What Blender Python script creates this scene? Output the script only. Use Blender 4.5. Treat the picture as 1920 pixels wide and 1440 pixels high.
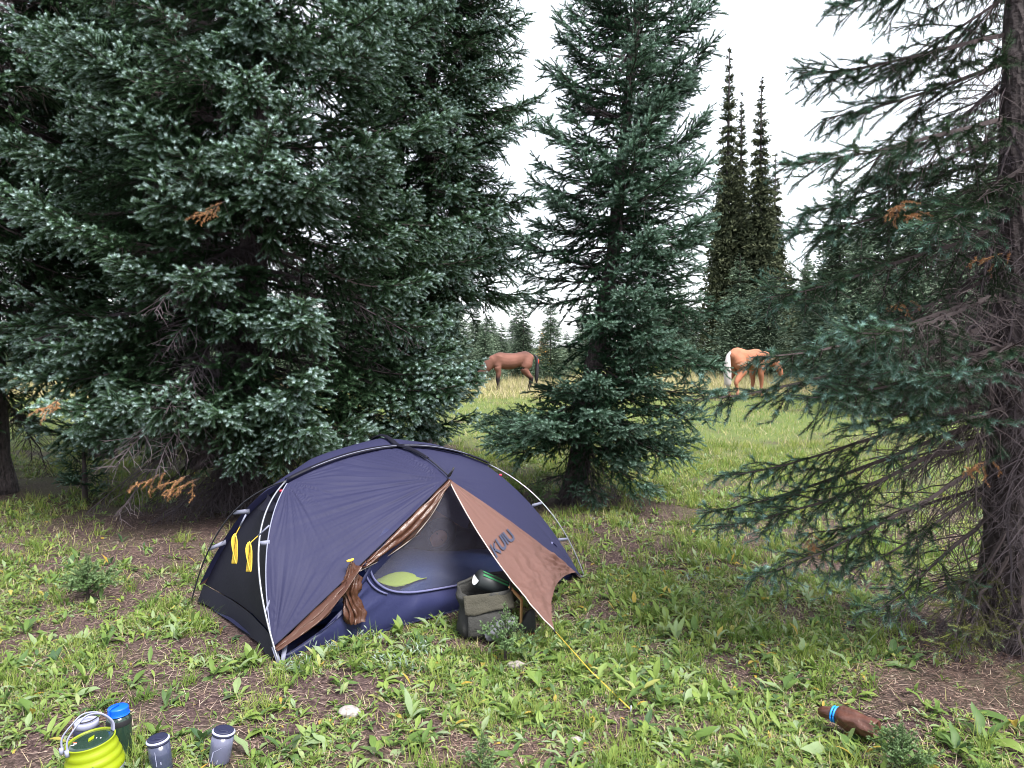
import bpy, bmesh, math, random
import numpy as np
from mathutils import Vector, Matrix, Euler, noise

# ------------------------------------------------------------------ clear
for o in list(bpy.data.objects):
    bpy.data.objects.remove(o)
scene = bpy.context.scene
COL = scene.collection

# ------------------------------------------------------------------ camera
EYE = 1.65
PITCH = math.radians(2.78)
FPX = 1442.0                       # focal length in pixels of the 1920 wide photograph
cam_data = bpy.data.cameras.new('camera')
cam_data.sensor_width = 36.0
cam_data.lens = 36.0 * FPX / 1920.0
cam_data.clip_start = 0.05
cam_data.clip_end = 2000
cam = bpy.data.objects.new('camera', cam_data)
COL.objects.link(cam)
cam.location = (0, 0, EYE)
cam.rotation_euler = (math.pi / 2 - PITCH, 0, 0)
scene.camera = cam

# ------------------------------------------------------------------ world, sun, exposure
SUN_EL, SUN_AZ = math.radians(55), math.radians(140)      # azimuth clockwise from +Y: behind the camera, to the right
world = bpy.data.worlds.new('World')
scene.world = world
world.use_nodes = True
wn = world.node_tree.nodes
wl = world.node_tree.links
wn.clear()
w_out = wn.new('ShaderNodeOutputWorld')
w_bg = wn.new('ShaderNodeBackground')
w_sky = wn.new('ShaderNodeTexSky')
w_sky.sky_type = 'NISHITA'
w_sky.sun_disc = False
w_sky.sun_elevation = SUN_EL
w_sky.sun_rotation = SUN_AZ
w_sky.air_density = 1.0
w_sky.dust_density = 2.0
w_mix = wn.new('ShaderNodeMix')                            # thin even overcast in front of the blue
w_mix.data_type = 'RGBA'
w_mix.inputs[0].default_value = 0.86
w_mix.inputs[7].default_value = (3.25, 3.36, 3.50, 1)
wl.new(w_sky.outputs[0], w_mix.inputs[6])
wl.new(w_mix.outputs[2], w_bg.inputs[0])
w_bg.inputs[1].default_value = 0.085
wl.new(w_bg.outputs[0], w_out.inputs[0])

sun_data = bpy.data.lights.new('sun', 'SUN')
sun_data.energy = 1.5
sun_data.angle = math.radians(28)
sun_data.color = (1.0, 0.96, 0.90)
sun = bpy.data.objects.new('sun', sun_data)
COL.objects.link(sun)
sd = Vector((math.sin(SUN_AZ) * math.cos(SUN_EL), math.cos(SUN_AZ) * math.cos(SUN_EL), math.sin(SUN_EL)))
sun.rotation_euler = sd.to_track_quat('Z', 'Y').to_euler()
sun.location = (6, -6, 12)

scene.view_settings.view_transform = 'Standard'
scene.view_settings.look = 'None'
scene.view_settings.exposure = 2.62
scene.view_settings.gamma = 1.0
scene.view_settings.use_curve_mapping = False
cy = scene.cycles
cy.max_bounces = 4
cy.diffuse_bounces = 2
cy.glossy_bounces = 2
cy.transmission_bounces = 3
cy.transparent_max_bounces = 6
cy.use_adaptive_sampling = True
cy.adaptive_threshold = 0.018
cy.use_denoising = True
cy.filter_width = 1.0
cy.caustics_reflective = False
cy.caustics_refractive = False

# ------------------------------------------------------------------ helpers
rng = np.random.default_rng(7)
random.seed(7)
R = math.radians
FWD = Vector((0, math.cos(PITCH), -math.sin(PITCH)))
UPV = Vector((0, math.sin(PITCH), math.cos(PITCH)))


def px(x, y, Y):
    """the point of the place seen at photograph pixel x, y that lies Y metres ahead"""
    d = FWD + Vector((1, 0, 0)) * ((x - 960) / FPX) - UPV * ((y - 720) / FPX)
    return Vector((0, 0, EYE)) + d * (Y / d.y)


def gpx(x, y, z=0.0):
    d = FWD + Vector((1, 0, 0)) * ((x - 960) / FPX) - UPV * ((y - 720) / FPX)
    return Vector((0, 0, EYE)) + d * ((z - EYE) / d.z)


def hgt(x, y):
    """gentle relief of the ground"""
    r = 0.022 * np.sin(1.7 * x + 0.6) * np.sin(1.3 * y) + 0.014 * np.sin(4.1 * x - 2.0 * y) + 0.010 * np.sin(3.1 * y + 5.3 * x)
    far = np.clip((y - 12) / 20, 0, 1)
    right = np.clip((x - 2) / 10, 0, 1)
    return r + far * right * 0.22 + 0.05 * far * np.sin(0.35 * x) * np.sin(0.21 * y)


def gz(x, y):
    return float(hgt(np.array(float(x)), np.array(float(y))))


def fast_mesh(name, V, faces, mats=(), mat_idx=None, attrs=None, smooth=False):
    """V: n x 3; faces: list of integer arrays (each m x k)"""
    me = bpy.data.meshes.new(name)
    V = np.ascontiguousarray(V, dtype=np.float32)
    faces = [np.asarray(f, dtype=np.int32) for f in faces if len(f)]
    loops = np.concatenate([f.ravel() for f in faces])
    sizes = np.concatenate([np.full(len(f), f.shape[1], np.int32) for f in faces])
    me.vertices.add(len(V))
    me.vertices.foreach_set('co', V.ravel())
    me.loops.add(len(loops))
    me.loops.foreach_set('vertex_index', loops)
    me.polygons.add(len(sizes))
    st = np.zeros(len(sizes), np.int32)
    st[1:] = np.cumsum(sizes)[:-1]
    me.polygons.foreach_set('loop_start', st)
    if mat_idx is not None:
        me.polygons.foreach_set('material_index', np.asarray(mat_idx, np.int32))
    me.polygons.foreach_set('use_smooth', np.full(len(sizes), smooth, bool))
    for m in mats:
        me.materials.append(m)
    for k, v in (attrs or {}).items():
        a = me.attributes.new(k, 'FLOAT', 'POINT')
        a.data.foreach_set('value', np.ascontiguousarray(v, dtype=np.float32))
    me.update(calc_edges=True)
    return me


def link(name, me, parent=None, loc=None, rot=None, scale=None):
    o = bpy.data.objects.new(name, me)
    COL.objects.link(o)
    if parent is not None:
        o.parent = parent
    if loc is not None:
        o.location = loc
    if rot is not None:
        o.rotation_euler = rot
    if scale is not None:
        o.scale = (scale,) * 3 if not hasattr(scale, '__len__') else scale
    return o


def tag(o, label=None, cat=None, group=None, kind=None):
    if label:
        o['label'] = label
    if cat:
        o['category'] = cat
    if group:
        o['group'] = group
    if kind:
        o['kind'] = kind
    return o


def empty(name, loc, label=None, cat=None, group=None, rz=0.0):
    o = bpy.data.objects.new(name, None)
    COL.objects.link(o)
    o.location = loc
    o.rotation_euler = (0, 0, rz)
    o.empty_display_size = 0.1
    return tag(o, label, cat, group)


# ---- geometry collector
class MB:
    def __init__(self):
        self.v, self.f = [], []

    def add(self, vs, fs):
        n = len(self.v)
        self.v += [tuple(p) for p in vs]
        self.f += [tuple(i + n for i in f) for f in fs]
        return self

    def tube(self, pts, rad, n=8, caps=True, flat=None):
        pts = [Vector(p) for p in pts]
        k = len(pts)
        rad = [rad] * k if not hasattr(rad, '__len__') else rad
        T = []
        for i in range(k):
            t = pts[min(i + 1, k - 1)] - pts[max(i - 1, 0)]
            T.append(t.normalized() if t.length > 1e-9 else Vector((0, 0, 1)))
        a = Vector((0, 0, 1)) if abs(T[0].z) < 0.9 else Vector((1, 0, 0))
        u = T[0].cross(a).normalized()
        vs = []
        for i in range(k):
            u = (u - T[i] * u.dot(T[i])).normalized()
            w = T[i].cross(u)
            for j in range(n):
                an = 2 * math.pi * j / n
                vs.append(pts[i] + u * (math.cos(an) * rad[i]) + w * (math.sin(an) * rad[i] * (flat or 1)))
        fs = []
        for i in range(k - 1):
            for j in range(n):
                fs.append((i * n + j, i * n + (j + 1) % n, (i + 1) * n + (j + 1) % n, (i + 1) * n + j))
        if caps:
            fs.append(tuple(range(n - 1, -1, -1)))
            fs.append(tuple((k - 1) * n + j for j in range(n)))
        return self.add(vs, fs)

    def lathe(self, prof, n=32, center=(0, 0, 0), caps=True):
        c = Vector(center)
        vs = []
        for r, z in prof:
            for j in range(n):
                an = 2 * math.pi * j / n
                vs.append(c + Vector((r * math.cos(an), r * math.sin(an), z)))
        fs = []
        k = len(prof)
        for i in range(k - 1):
            for j in range(n):
                fs.append((i * n + j, i * n + (j + 1) % n, (i + 1) * n + (j + 1) % n, (i + 1) * n + j))
        if caps:
            fs.append(tuple(range(n - 1, -1, -1)))
            fs.append(tuple((k - 1) * n + j for j in range(n)))
        return self.add(vs, fs)

    def box(self, c, s, rot=None):
        c = Vector(c)
        vs = []
        for x in (-1, 1):
            for y in (-1, 1):
                for z in (-1, 1):
                    p = Vector((x * s[0] / 2, y * s[1] / 2, z * s[2] / 2))
                    if rot:
                        p = rot @ p
                    vs.append(c + p)
        return self.add(vs, [(0, 1, 3, 2), (4, 6, 7, 5), (0, 4, 5, 1), (2, 3, 7, 6), (0, 2, 6, 4), (1, 5, 7, 3)])

    def grid(self, P):
        """P: rows of points"""
        r, c = len(P), len(P[0])
        fs = [(i * c + j, i * c + j + 1, (i + 1) * c + j + 1, (i + 1) * c + j) for i in range(r - 1) for j in range(c - 1)]
        return self.add([p for row in P for p in row], fs)

    def build(self, name, mat, parent=None, smooth=True, loc=None, rot=None, bevel=0, solid=0, subd=0, local=True):
        me = bpy.data.meshes.new(name)
        v = self.v
        if parent is not None and local:
            pl = parent.matrix_basis.inverted() if parent.parent is None else (parent.parent.matrix_basis @ parent.matrix_basis).inverted()
            v = [tuple(pl @ Vector(p)) for p in v]
        me.from_pydata(v, [], self.f)
        me.materials.append(mat)
        me.polygons.foreach_set('use_smooth', [smooth] * len(me.polygons))
        me.update()
        o = link(name, me, parent, loc, rot)
        if solid:
            m = o.modifiers.new('thickness', 'SOLIDIFY')
            m.thickness = solid
            m.offset = 0
        if bevel:
            m = o.modifiers.new('bevel', 'BEVEL')
            m.width = bevel
            m.segments = 2
            m.limit_method = 'ANGLE'
        if subd:
            m = o.modifiers.new('subdivision', 'SUBSURF')
            m.levels = m.render_levels = subd
        return o


# ------------------------------------------------------------------ materials
def mat_new(name):
    m = bpy.data.materials.new(name)
    m.use_nodes = True
    nt = m.node_tree
    return m, nt, nt.nodes, nt.links, nt.nodes['Principled BSDF']


def plain(name, col, rough=0.6, metal=0.0, var=0.15, scale=20.0, bump=0.0, bscale=60.0, coat=0.0, spec=0.4):
    """one colour with slight uneven tone and fine relief"""
    m, nt, n, l, b = mat_new(name)
    tc = n.new('ShaderNodeTexCoord')
    ns = n.new('ShaderNodeTexNoise')
    ns.inputs['Scale'].default_value = scale
    ns.inputs['Detail'].default_value = 5
    l.new(tc.outputs['Object'], ns.inputs['Vector'])
    mx = n.new('ShaderNodeMix')
    mx.data_type = 'RGBA'
    mx.inputs[6].default_value = tuple(c * (1 - var) for c in col) + (1,)
    mx.inputs[7].default_value = tuple(min(1, c * (1 + var)) for c in col) + (1,)
    l.new(ns.outputs['Fac'], mx.inputs[0])
    l.new(mx.outputs[2], b.inputs['Base Color'])
    b.inputs['Roughness'].default_value = rough
    b.inputs['Metallic'].default_value = metal
    b.inputs['Specular IOR Level'].default_value = spec
    b.inputs['Coat Weight'].default_value = coat
    if bump:
        n2 = n.new('ShaderNodeTexNoise')
        n2.inputs['Scale'].default_value = bscale
        n2.inputs['Detail'].default_value = 4
        l.new(tc.outputs['Object'], n2.inputs['Vector'])
        bp = n.new('ShaderNodeBump')
        bp.inputs['Strength'].default_value = bump
        bp.inputs['Distance'].default_value = 0.01
        l.new(n2.outputs['Fac'], bp.inputs['Height'])
        l.new(bp.outputs[0], b.inputs['Normal'])
    return m


def attr_ramp(name, attr, stops, rough=0.75, transl=0.0, objvar=0.0, spec=0.06):
    """colour from a point attribute (age or kind of a needle or a leaf)"""
    m, nt, n, l, b = mat_new(name)
    at = n.new('ShaderNodeAttribute')
    at.attribute_name = attr
    rp = n.new('ShaderNodeValToRGB')
    e = rp.color_ramp.elements
    e[0].position, e[0].color = stops[0][0], tuple(stops[0][1]) + (1,)
    e[1].position, e[1].color = stops[-1][0], tuple(stops[-1][1]) + (1,)
    for p, c in stops[1:-1]:
        q = e.new(p)
        q.color = tuple(c) + (1,)
    l.new(at.outputs['Fac'], rp.inputs[0])
    out = rp.outputs[0]
    if objvar:
        oi = n.new('ShaderNodeObjectInfo')
        mr = n.new('ShaderNodeMapRange')
        mr.inputs['To Min'].default_value = 1 - objvar
        mr.inputs['To Max'].default_value = 1 + objvar
        l.new(oi.outputs['Random'], mr.inputs[0])
        hs = n.new('ShaderNodeHueSaturation')
        l.new(mr.outputs[0], hs.inputs['Value'])
        l.new(out, hs.inputs['Color'])
        out = hs.outputs[0]
    l.new(out, b.inputs['Base Color'])
    b.inputs['Roughness'].default_value = rough
    b.inputs['Specular IOR Level'].default_value = spec
    if transl:
        tr = n.new('ShaderNodeBsdfTranslucent')
        l.new(out, tr.inputs['Color'])
        ms = n.new('ShaderNodeMixShader')
        ms.inputs[0].default_value = transl
        l.new(b.outputs[0], ms.inputs[1])
        l.new(tr.outputs[0], ms.inputs[2])
        l.new(ms.outputs[0], n['Material Output'].inputs['Surface'])
    return m


def fabric(name, col, transl=0.25, rough=0.55, var=0.08, fine=0.25, spec=0.35):
    m, nt, n, l, b = mat_new(name)
    tc = n.new('ShaderNodeTexCoord')
    ns = n.new('ShaderNodeTexNoise')
    ns.inputs['Scale'].default_value = 3.0
    ns.inputs['Detail'].default_value = 6
    l.new(tc.outputs['Object'], ns.inputs['Vector'])
    mx = n.new('ShaderNodeMix')
    mx.data_type = 'RGBA'
    mx.inputs[6].default_value = tuple(c * (1 - var) for c in col) + (1,)
    mx.inputs[7].default_value = tuple(c * (1 + var) for c in col) + (1,)
    l.new(ns.outputs['Fac'], mx.inputs[0])
    n2 = n.new('ShaderNodeTexNoise')
    n2.inputs['Scale'].default_value = 26
    n2.inputs['Detail'].default_value = 5
    n2.inputs['Distortion'].default_value = 1.2
    l.new(tc.outputs['Object'], n2.inputs['Vector'])
    bp = n.new('ShaderNodeBump')
    bp.inputs['Strength'].default_value = fine
    bp.inputs['Distance'].default_value = 0.006
    l.new(n2.outputs['Fac'], bp.inputs['Height'])
    l.new(bp.outputs[0], b.inputs['Normal'])
    l.new(mx.outputs[2], b.inputs['Base Color'])
    b.inputs['Roughness'].default_value = rough
    b.inputs['Specular IOR Level'].default_value = spec
    if transl:
        tr = n.new('ShaderNodeBsdfTranslucent')
        l.new(mx.outputs[2], tr.inputs['Color'])
        ms = n.new('ShaderNodeMixShader')
        ms.inputs[0].default_value = transl
        l.new(b.outputs[0], ms.inputs[1])
        l.new(tr.outputs[0], ms.inputs[2])
        l.new(ms.outputs[0], n['Material Output'].inputs['Surface'])
    return m


def bark_mat():
    m, nt, n, l, b = mat_new('bark')
    tc = n.new('ShaderNodeTexCoord')
    mp = n.new('ShaderNodeMapping')
    mp.inputs['Scale'].default_value = (18, 18, 5)
    l.new(tc.outputs['Object'], mp.inputs[0])
    vo = n.new('ShaderNodeTexVoronoi')
    vo.inputs['Scale'].default_value = 2.0
    l.new(mp.outputs[0], vo.inputs['Vector'])
    ns = n.new('ShaderNodeTexNoise')
    ns.inputs['Scale'].default_value = 30
    ns.inputs['Detail'].default_value = 6
    l.new(tc.outputs['Object'], ns.inputs['Vector'])
    rp = n.new('ShaderNodeValToRGB')
    rp.color_ramp.elements[0].color = (0.014, 0.010, 0.011, 1)
    rp.color_ramp.elements[1].color = (0.090, 0.070, 0.072, 1)
    mt = n.new('ShaderNodeMath')
    mt.operation = 'MULTIPLY'
    l.new(vo.outputs['Distance'], mt.inputs[0])
    l.new(ns.outputs['Fac'], mt.inputs[1])
    ml = n.new('ShaderNodeMath')
    ml.operation = 'MULTIPLY'
    ml.inputs[1].default_value = 1.8
    l.new(mt.outputs[0], ml.inputs[0])
    l.new(ml.outputs[0], rp.inputs[0])
    l.new(rp.outputs[0], b.inputs['Base Color'])
    bp = n.new('ShaderNodeBump')
    bp.inputs['Strength'].default_value = 0.9
    bp.inputs['Distance'].default_value = 0.03
    l.new(ml.outputs[0], bp.inputs['Height'])
    l.new(bp.outputs[0], b.inputs['Normal'])
    b.inputs['Roughness'].default_value = 0.9
    return m


M = {}
M['bark'] = bark_mat()
M['twig'] = plain('twig', (0.060, 0.046, 0.048), 0.9, var=0.35, scale=9)
M['dead_twig'] = plain('dead_twig', (0.070, 0.056, 0.064), 0.9, var=0.5, scale=3)
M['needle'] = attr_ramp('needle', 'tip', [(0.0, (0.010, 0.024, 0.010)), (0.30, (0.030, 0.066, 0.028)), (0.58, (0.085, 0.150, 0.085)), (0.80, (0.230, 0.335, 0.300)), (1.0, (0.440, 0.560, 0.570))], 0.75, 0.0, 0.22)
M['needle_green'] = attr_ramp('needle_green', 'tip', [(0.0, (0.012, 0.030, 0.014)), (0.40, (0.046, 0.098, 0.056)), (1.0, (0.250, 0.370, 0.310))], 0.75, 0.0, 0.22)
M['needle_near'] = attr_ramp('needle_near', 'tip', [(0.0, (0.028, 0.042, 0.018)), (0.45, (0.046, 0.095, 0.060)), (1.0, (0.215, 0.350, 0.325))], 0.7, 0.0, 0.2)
M['needle_seedling'] = attr_ramp('needle_seedling', 'tip', [(0.0, (0.080, 0.145, 0.045)), (1.0, (0.25, 0.37, 0.19))], 0.6)
M['needle_dry'] = plain('needle_dry', (0.48, 0.25, 0.11), 0.7, var=0.3, scale=14)
M['needle_yellow'] = attr_ramp('needle_yellow', 'tip', [(0.0, (0.075, 0.085, 0.022)), (0.6, (0.14, 0.16, 0.045)), (1.0, (0.16, 0.24, 0.15))], 0.5)
M['far_needle'] = attr_ramp('far_needle', 'tip', [(0.0, (0.030, 0.048, 0.034)), (0.6, (0.075, 0.110, 0.075)), (1.0, (0.150, 0.195, 0.140))], 0.7, 0.0, 0.3)
M['spire_needle'] = attr_ramp('spire_needle', 'tip', [(0.0, (0.016, 0.022, 0.014)), (0.6, (0.040, 0.050, 0.030)), (1.0, (0.085, 0.095, 0.055))], 0.7, 0.0, 0.12)
M['sunglow_needle'] = attr_ramp('sunglow_needle', 'tip', [(0.0, (0.35, 0.16, 0.03)), (1.0, (0.75, 0.42, 0.10))], 0.7)  # orange of low sunlight on one far tree, painted into its needle colour
M['leaf'] = attr_ramp('leaf', 'var', [(0.0, (0.060, 0.115, 0.055)), (0.30, (0.120, 0.200, 0.050)), (0.55, (0.215, 0.300, 0.070)), (0.74, (0.240, 0.320, 0.190)), (0.90, (0.330, 0.350, 0.110)), (1.0, (0.45, 0.30, 0.05))], 0.5, 0.38, spec=0.25)
M['grass'] = attr_ramp('grass', 'var', [(0.0, (0.050, 0.100, 0.025)), (0.4, (0.140, 0.215, 0.045)), (0.7, (0.270, 0.305, 0.085)), (0.88, (0.40, 0.36, 0.18)), (1.0, (0.55, 0.45, 0.33))], 0.6, 0.35)
M['litter'] = attr_ramp('litter', 'var', [(0.0, (0.035, 0.022, 0.020)), (0.5, (0.13, 0.085, 0.075)), (0.85, (0.30, 0.21, 0.17)), (1.0, (0.48, 0.40, 0.33))], 0.85)
M['silver_leaf'] = attr_ramp('silver_leaf', 'var', [(0.0, (0.13, 0.19, 0.15)), (1.0, (0.30, 0.36, 0.31))], 0.6, 0.2)

# tent
M['fly'] = fabric('fly', (0.032, 0.033, 0.083), 0.30, 0.62, fine=0.22, spec=0.22)
M['fly_dark'] = fabric('fly_dark', (0.006, 0.006, 0.014), 0.02, 0.6, fine=0.2, spec=0.2)
M['inner'] = fabric('inner', (0.026, 0.030, 0.090), 0.10, 0.45, fine=0.25)
M['tub'] = fabric('tub', (0.018, 0.020, 0.050), 0.0, 0.4, fine=0.4)
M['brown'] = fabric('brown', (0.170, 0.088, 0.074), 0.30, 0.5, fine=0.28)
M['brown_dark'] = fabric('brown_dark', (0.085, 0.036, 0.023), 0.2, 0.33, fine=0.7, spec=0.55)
M['piping'] = plain('piping', (0.12, 0.125, 0.25), 0.5)
M['pole_light'] = plain('pole_light', (0.30, 0.31, 0.35), 0.3, 0.6, var=0.05)
M['pole_dark'] = plain('pole_dark', (0.025, 0.025, 0.035), 0.4, 0.3)
M['webbing'] = plain('webbing', (0.19, 0.20, 0.28), 0.7)
M['black'] = plain('black', (0.012, 0.012, 0.016), 0.6)
M['cord'] = plain('cord', (0.62, 0.44, 0.06), 0.6, var=0.1)
M['red'] = plain('red', (0.55, 0.03, 0.07), 0.5)
M['print'] = plain('print', (0.035, 0.040, 0.075), 0.6)
M['zip'] = plain('zip', (0.42, 0.36, 0.34), 0.5)

# ------------------------------------------------------------------ ground
TENT_C = Vector((-0.77, 5.13, 0))
U = Vector((0.754, 0.657, 0)).normalized()
N = Vector((0.657, -0.754, 0)).normalized()
F0, R0, L0, B0 = Vector((-1.20, 3.90, 0)), Vector((0.52, 5.40, 0)), Vector((-2.06, 4.86, 0)), Vector((-0.34, 6.36, 0))
TREES = {'A': (-2.85, 7.9), 'B': (-1.2, 10.6), 'C': (-5.9, 8.6), 'D': (-4.3, 10.6), 'E': (0.63, 8.2), 'G': (-6.1, 11.4), 'R': (2.75, 4.15)}


def ground_mat():
    m, nt, n, l, b = mat_new('ground')
    tc = n.new('ShaderNodeTexCoord')

    def nz(s, d=6, dist=0.0):
        q = n.new('ShaderNodeTexNoise')
        q.inputs['Scale'].default_value = s
        q.inputs['Detail'].default_value = d
        q.inputs['Distortion'].default_value = dist
        l.new(tc.outputs['Object'], q.inputs['Vector'])
        return q.outputs['Fac']

    def ramp(f, *st):
        r = n.new('ShaderNodeValToRGB')
        r.color_ramp.elements[0].position, r.color_ramp.elements[0].color = st[0][0], tuple(st[0][1]) + (1,)
        r.color_ramp.elements[1].position, r.color_ramp.elements[1].color = st[-1][0], tuple(st[-1][1]) + (1,)
        for p, c in st[1:-1]:
            q = r.color_ramp.elements.new(p)
            q.color = tuple(c) + (1,)
        l.new(f, r.inputs[0])
        return r.outputs[0]
    soil = ramp(nz(55, 10, 0.6), (0.30, (0.018, 0.011, 0.012)), (0.5, (0.062, 0.040, 0.040)), (0.74, (0.170, 0.120, 0.110)))
    turf = ramp(nz(22, 8), (0.25, (0.050, 0.080, 0.024)), (0.55, (0.110, 0.145, 0.045)), (0.8, (0.22, 0.20, 0.10)))
    # far meadow turns from soil to turf with distance along the ground (real change of cover)
    sx = n.new('ShaderNodeSeparateXYZ')
    l.new(tc.outputs['Object'], sx.inputs[0])
    mr = n.new('ShaderNodeMapRange')
    mr.inputs['From Min'].default_value = 7.0
    mr.inputs['From Max'].default_value = 15.0
    l.new(sx.outputs['Y'], mr.inputs[0])
    pat = n.new('ShaderNodeMath')
    pat.operation = 'MULTIPLY_ADD'
    l.new(nz(1.3, 4), pat.inputs[0])
    pat.inputs[1].default_value = 0.9
    pat.inputs[2].default_value = -0.42
    ad = n.new('ShaderNodeMath')
    ad.operation = 'ADD'
    ad.use_clamp = True
    l.new(mr.outputs[0], ad.inputs[0])
    l.new(pat.outputs[0], ad.inputs[1])
    pk_ = n.new('ShaderNodeMapRange')                      # worn bare patches out in the meadow
    pk_.inputs['From Min'].default_value = 0.56
    pk_.inputs['From Max'].default_value = 0.66
    pk_.inputs['To Min'].default_value = 1.0
    pk_.inputs['To Max'].default_value = 0.15
    l.new(nz(0.55, 4), pk_.inputs[0])
    ml_ = n.new('ShaderNodeMath')
    ml_.operation = 'MULTIPLY'
    l.new(ad.outputs[0], ml_.inputs[0])
    l.new(pk_.outputs[0], ml_.inputs[1])
    ad = ml_
    mx = n.new('ShaderNodeMix')
    mx.data_type = 'RGBA'
    l.new(ad.outputs[0], mx.inputs[0])
    l.new(soil, mx.inputs[6])
    l.new(turf, mx.inputs[7])
    l.new(mx.outputs[2], b.inputs['Base Color'])
    b.inputs['Roughness'].default_value = 0.95
    b.inputs['Specular IOR Level'].default_value = 0.15
    bp = n.new('ShaderNodeBump')
    bp.inputs['Strength'].default_value = 0.8
    bp.inputs['Distance'].default_value = 0.02
    l.new(nz(70, 8), bp.inputs['Height'])
    l.new(bp.outputs[0], b.inputs['Normal'])
    return m


def build_ground():
    gx = np.concatenate([np.linspace(-400, -30, 20)[:-1], np.linspace(-30, -9, 30)[:-1], np.linspace(-9, 9, 240), np.linspace(9, 30, 30)[1:], np.linspace(30, 400, 20)[1:]])
    gy = np.concatenate([np.linspace(-60, 0, 14)[:-1], np.linspace(0, 14, 190), np.linspace(14, 60, 60)[1:], np.linspace(60, 600, 22)[1:]])
    X, Y = np.meshgrid(gx, gy)
    Z = hgt(X, Y)
    near = (np.abs(X) < 9) & (Y < 14) & (Y > 0)
    Z = Z + np.where(near, rng.normal(0, 0.003, X.shape), 0)
    V = np.stack([X, Y, Z], -1).reshape(-1, 3)
    r, c = X.shape
    i = np.arange(r * c).reshape(r, c)
    F = np.stack([i[:-1, :-1], i[:-1, 1:], i[1:, 1:], i[1:, :-1]], -1).reshape(-1, 4)
    o = link('ground', fast_mesh('ground', V, [F], [ground_mat()], smooth=True))
    tag(o, 'meadow floor of brown soil and needles under low green plants', 'ground', kind='structure')


build_ground()

# ------------------------------------------------------------------ spruce boughs
def frames(D):
    """two unit vectors perpendicular to each row of D"""
    a = np.where(np.abs(D[:, 2:3]) < 0.9, np.array([[0, 0, 1.0]]), np.array([[1.0, 0, 0]]))
    u = np.cross(D, a)
    u /= np.linalg.norm(u, axis=1, keepdims=True) + 1e-9
    w = np.cross(D, u)
    return u, w


def needles(P0, P1, T0, T1, density, nl, nw, rg, lean=0.92):
    """small flat needles round each stem segment; returns verts, faces, tip attribute"""
    P0, P1, T0, T1 = map(np.asarray, (P0, P1, T0, T1))
    seg = P1 - P0
    ln = np.linalg.norm(seg, axis=1)
    cnt = np.maximum(1, np.round(ln * density + rg.random(len(ln)) - 0.5).astype(int))
    idx = np.repeat(np.arange(len(ln)), cnt)
    n = len(idx)
    t = rg.random(n)
    D = seg[idx] / (ln[idx, None] + 1e-9)
    base = P0[idx] + seg[idx] * t[:, None]
    tip = T0[idx] + (T1 - T0)[idx] * t
    u, w = frames(D)
    th = rg.random(n) * 2 * np.pi
    rad = u * np.cos(th)[:, None] + w * np.sin(th)[:, None]
    rad[:, 2] += 0.18
    le = lean + rg.normal(0, 0.13, n)
    d = D * np.cos(le)[:, None] + rad * np.sin(le)[:, None]
    d /= np.linalg.norm(d, axis=1, keepdims=True)
    L = nl * (0.75 + 0.5 * rg.random(n))
    sd_ = np.cross(d, rad)
    sd_ /= np.linalg.norm(sd_, axis=1, keepdims=True) + 1e-9
    rr = rg.random(n)[:, None] * 0.9
    sd_ = sd_ * np.cos(rr) + rad * np.sin(rr)
    h = sd_ * (nw / 2)
    e = base + d * L[:, None]
    V = np.stack([base - h, base + h, e], 1).reshape(-1, 3)
    F = np.arange(3 * n).reshape(n, 3)
    tip = np.clip(tip + rg.normal(0, 0.08, n), 0, 1)
    return V, F, np.repeat(tip, 3)


def stems(lines, sides=3):
    """tubes along polylines [(points k x 3, r0, r1)]"""
    VV, FF, off = [], [], 0
    for P, r0, r1 in lines:
        P = np.asarray(P)
        k = len(P)
        D = np.gradient(P, axis=0)
        D /= np.linalg.norm(D, axis=1, keepdims=True) + 1e-9
        u, w = frames(D)
        r = np.linspace(r0, r1, k)[:, None, None]
        an = np.arange(sides) * 2 * np.pi / sides
        ring = P[:, None, :] + r * (u[:, None, :] * np.cos(an)[None, :, None] + w[:, None, :] * np.sin(an)[None, :, None])
        VV.append(ring.reshape(-1, 3))
        i = np.arange(k * sides).reshape(k, sides)
        j = np.roll(i, -1, axis=1)
        FF.append(np.stack([i[:-1], j[:-1], j[1:], i[1:]], -1).reshape(-1, 4) + off)
        off += k * sides
    return np.concatenate(VV), np.concatenate(FF)


def curve_from(p, d, L, bend, rg, k=5, wob=0.1):
    """a bent twig of k points from p along d; bend is added to the direction along it"""
    d = np.asarray(d, float)
    d = d / np.linalg.norm(d)
    pts = [np.asarray(p, float)]
    for i in range(k - 1):
        dd = d + np.asarray(bend) * (i / (k - 1)) + rg.normal(0, wob, 3) * 0.4
        dd /= np.linalg.norm(dd)
        pts.append(pts[-1] + dd * L / (k - 1))
    return np.array(pts)


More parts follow.
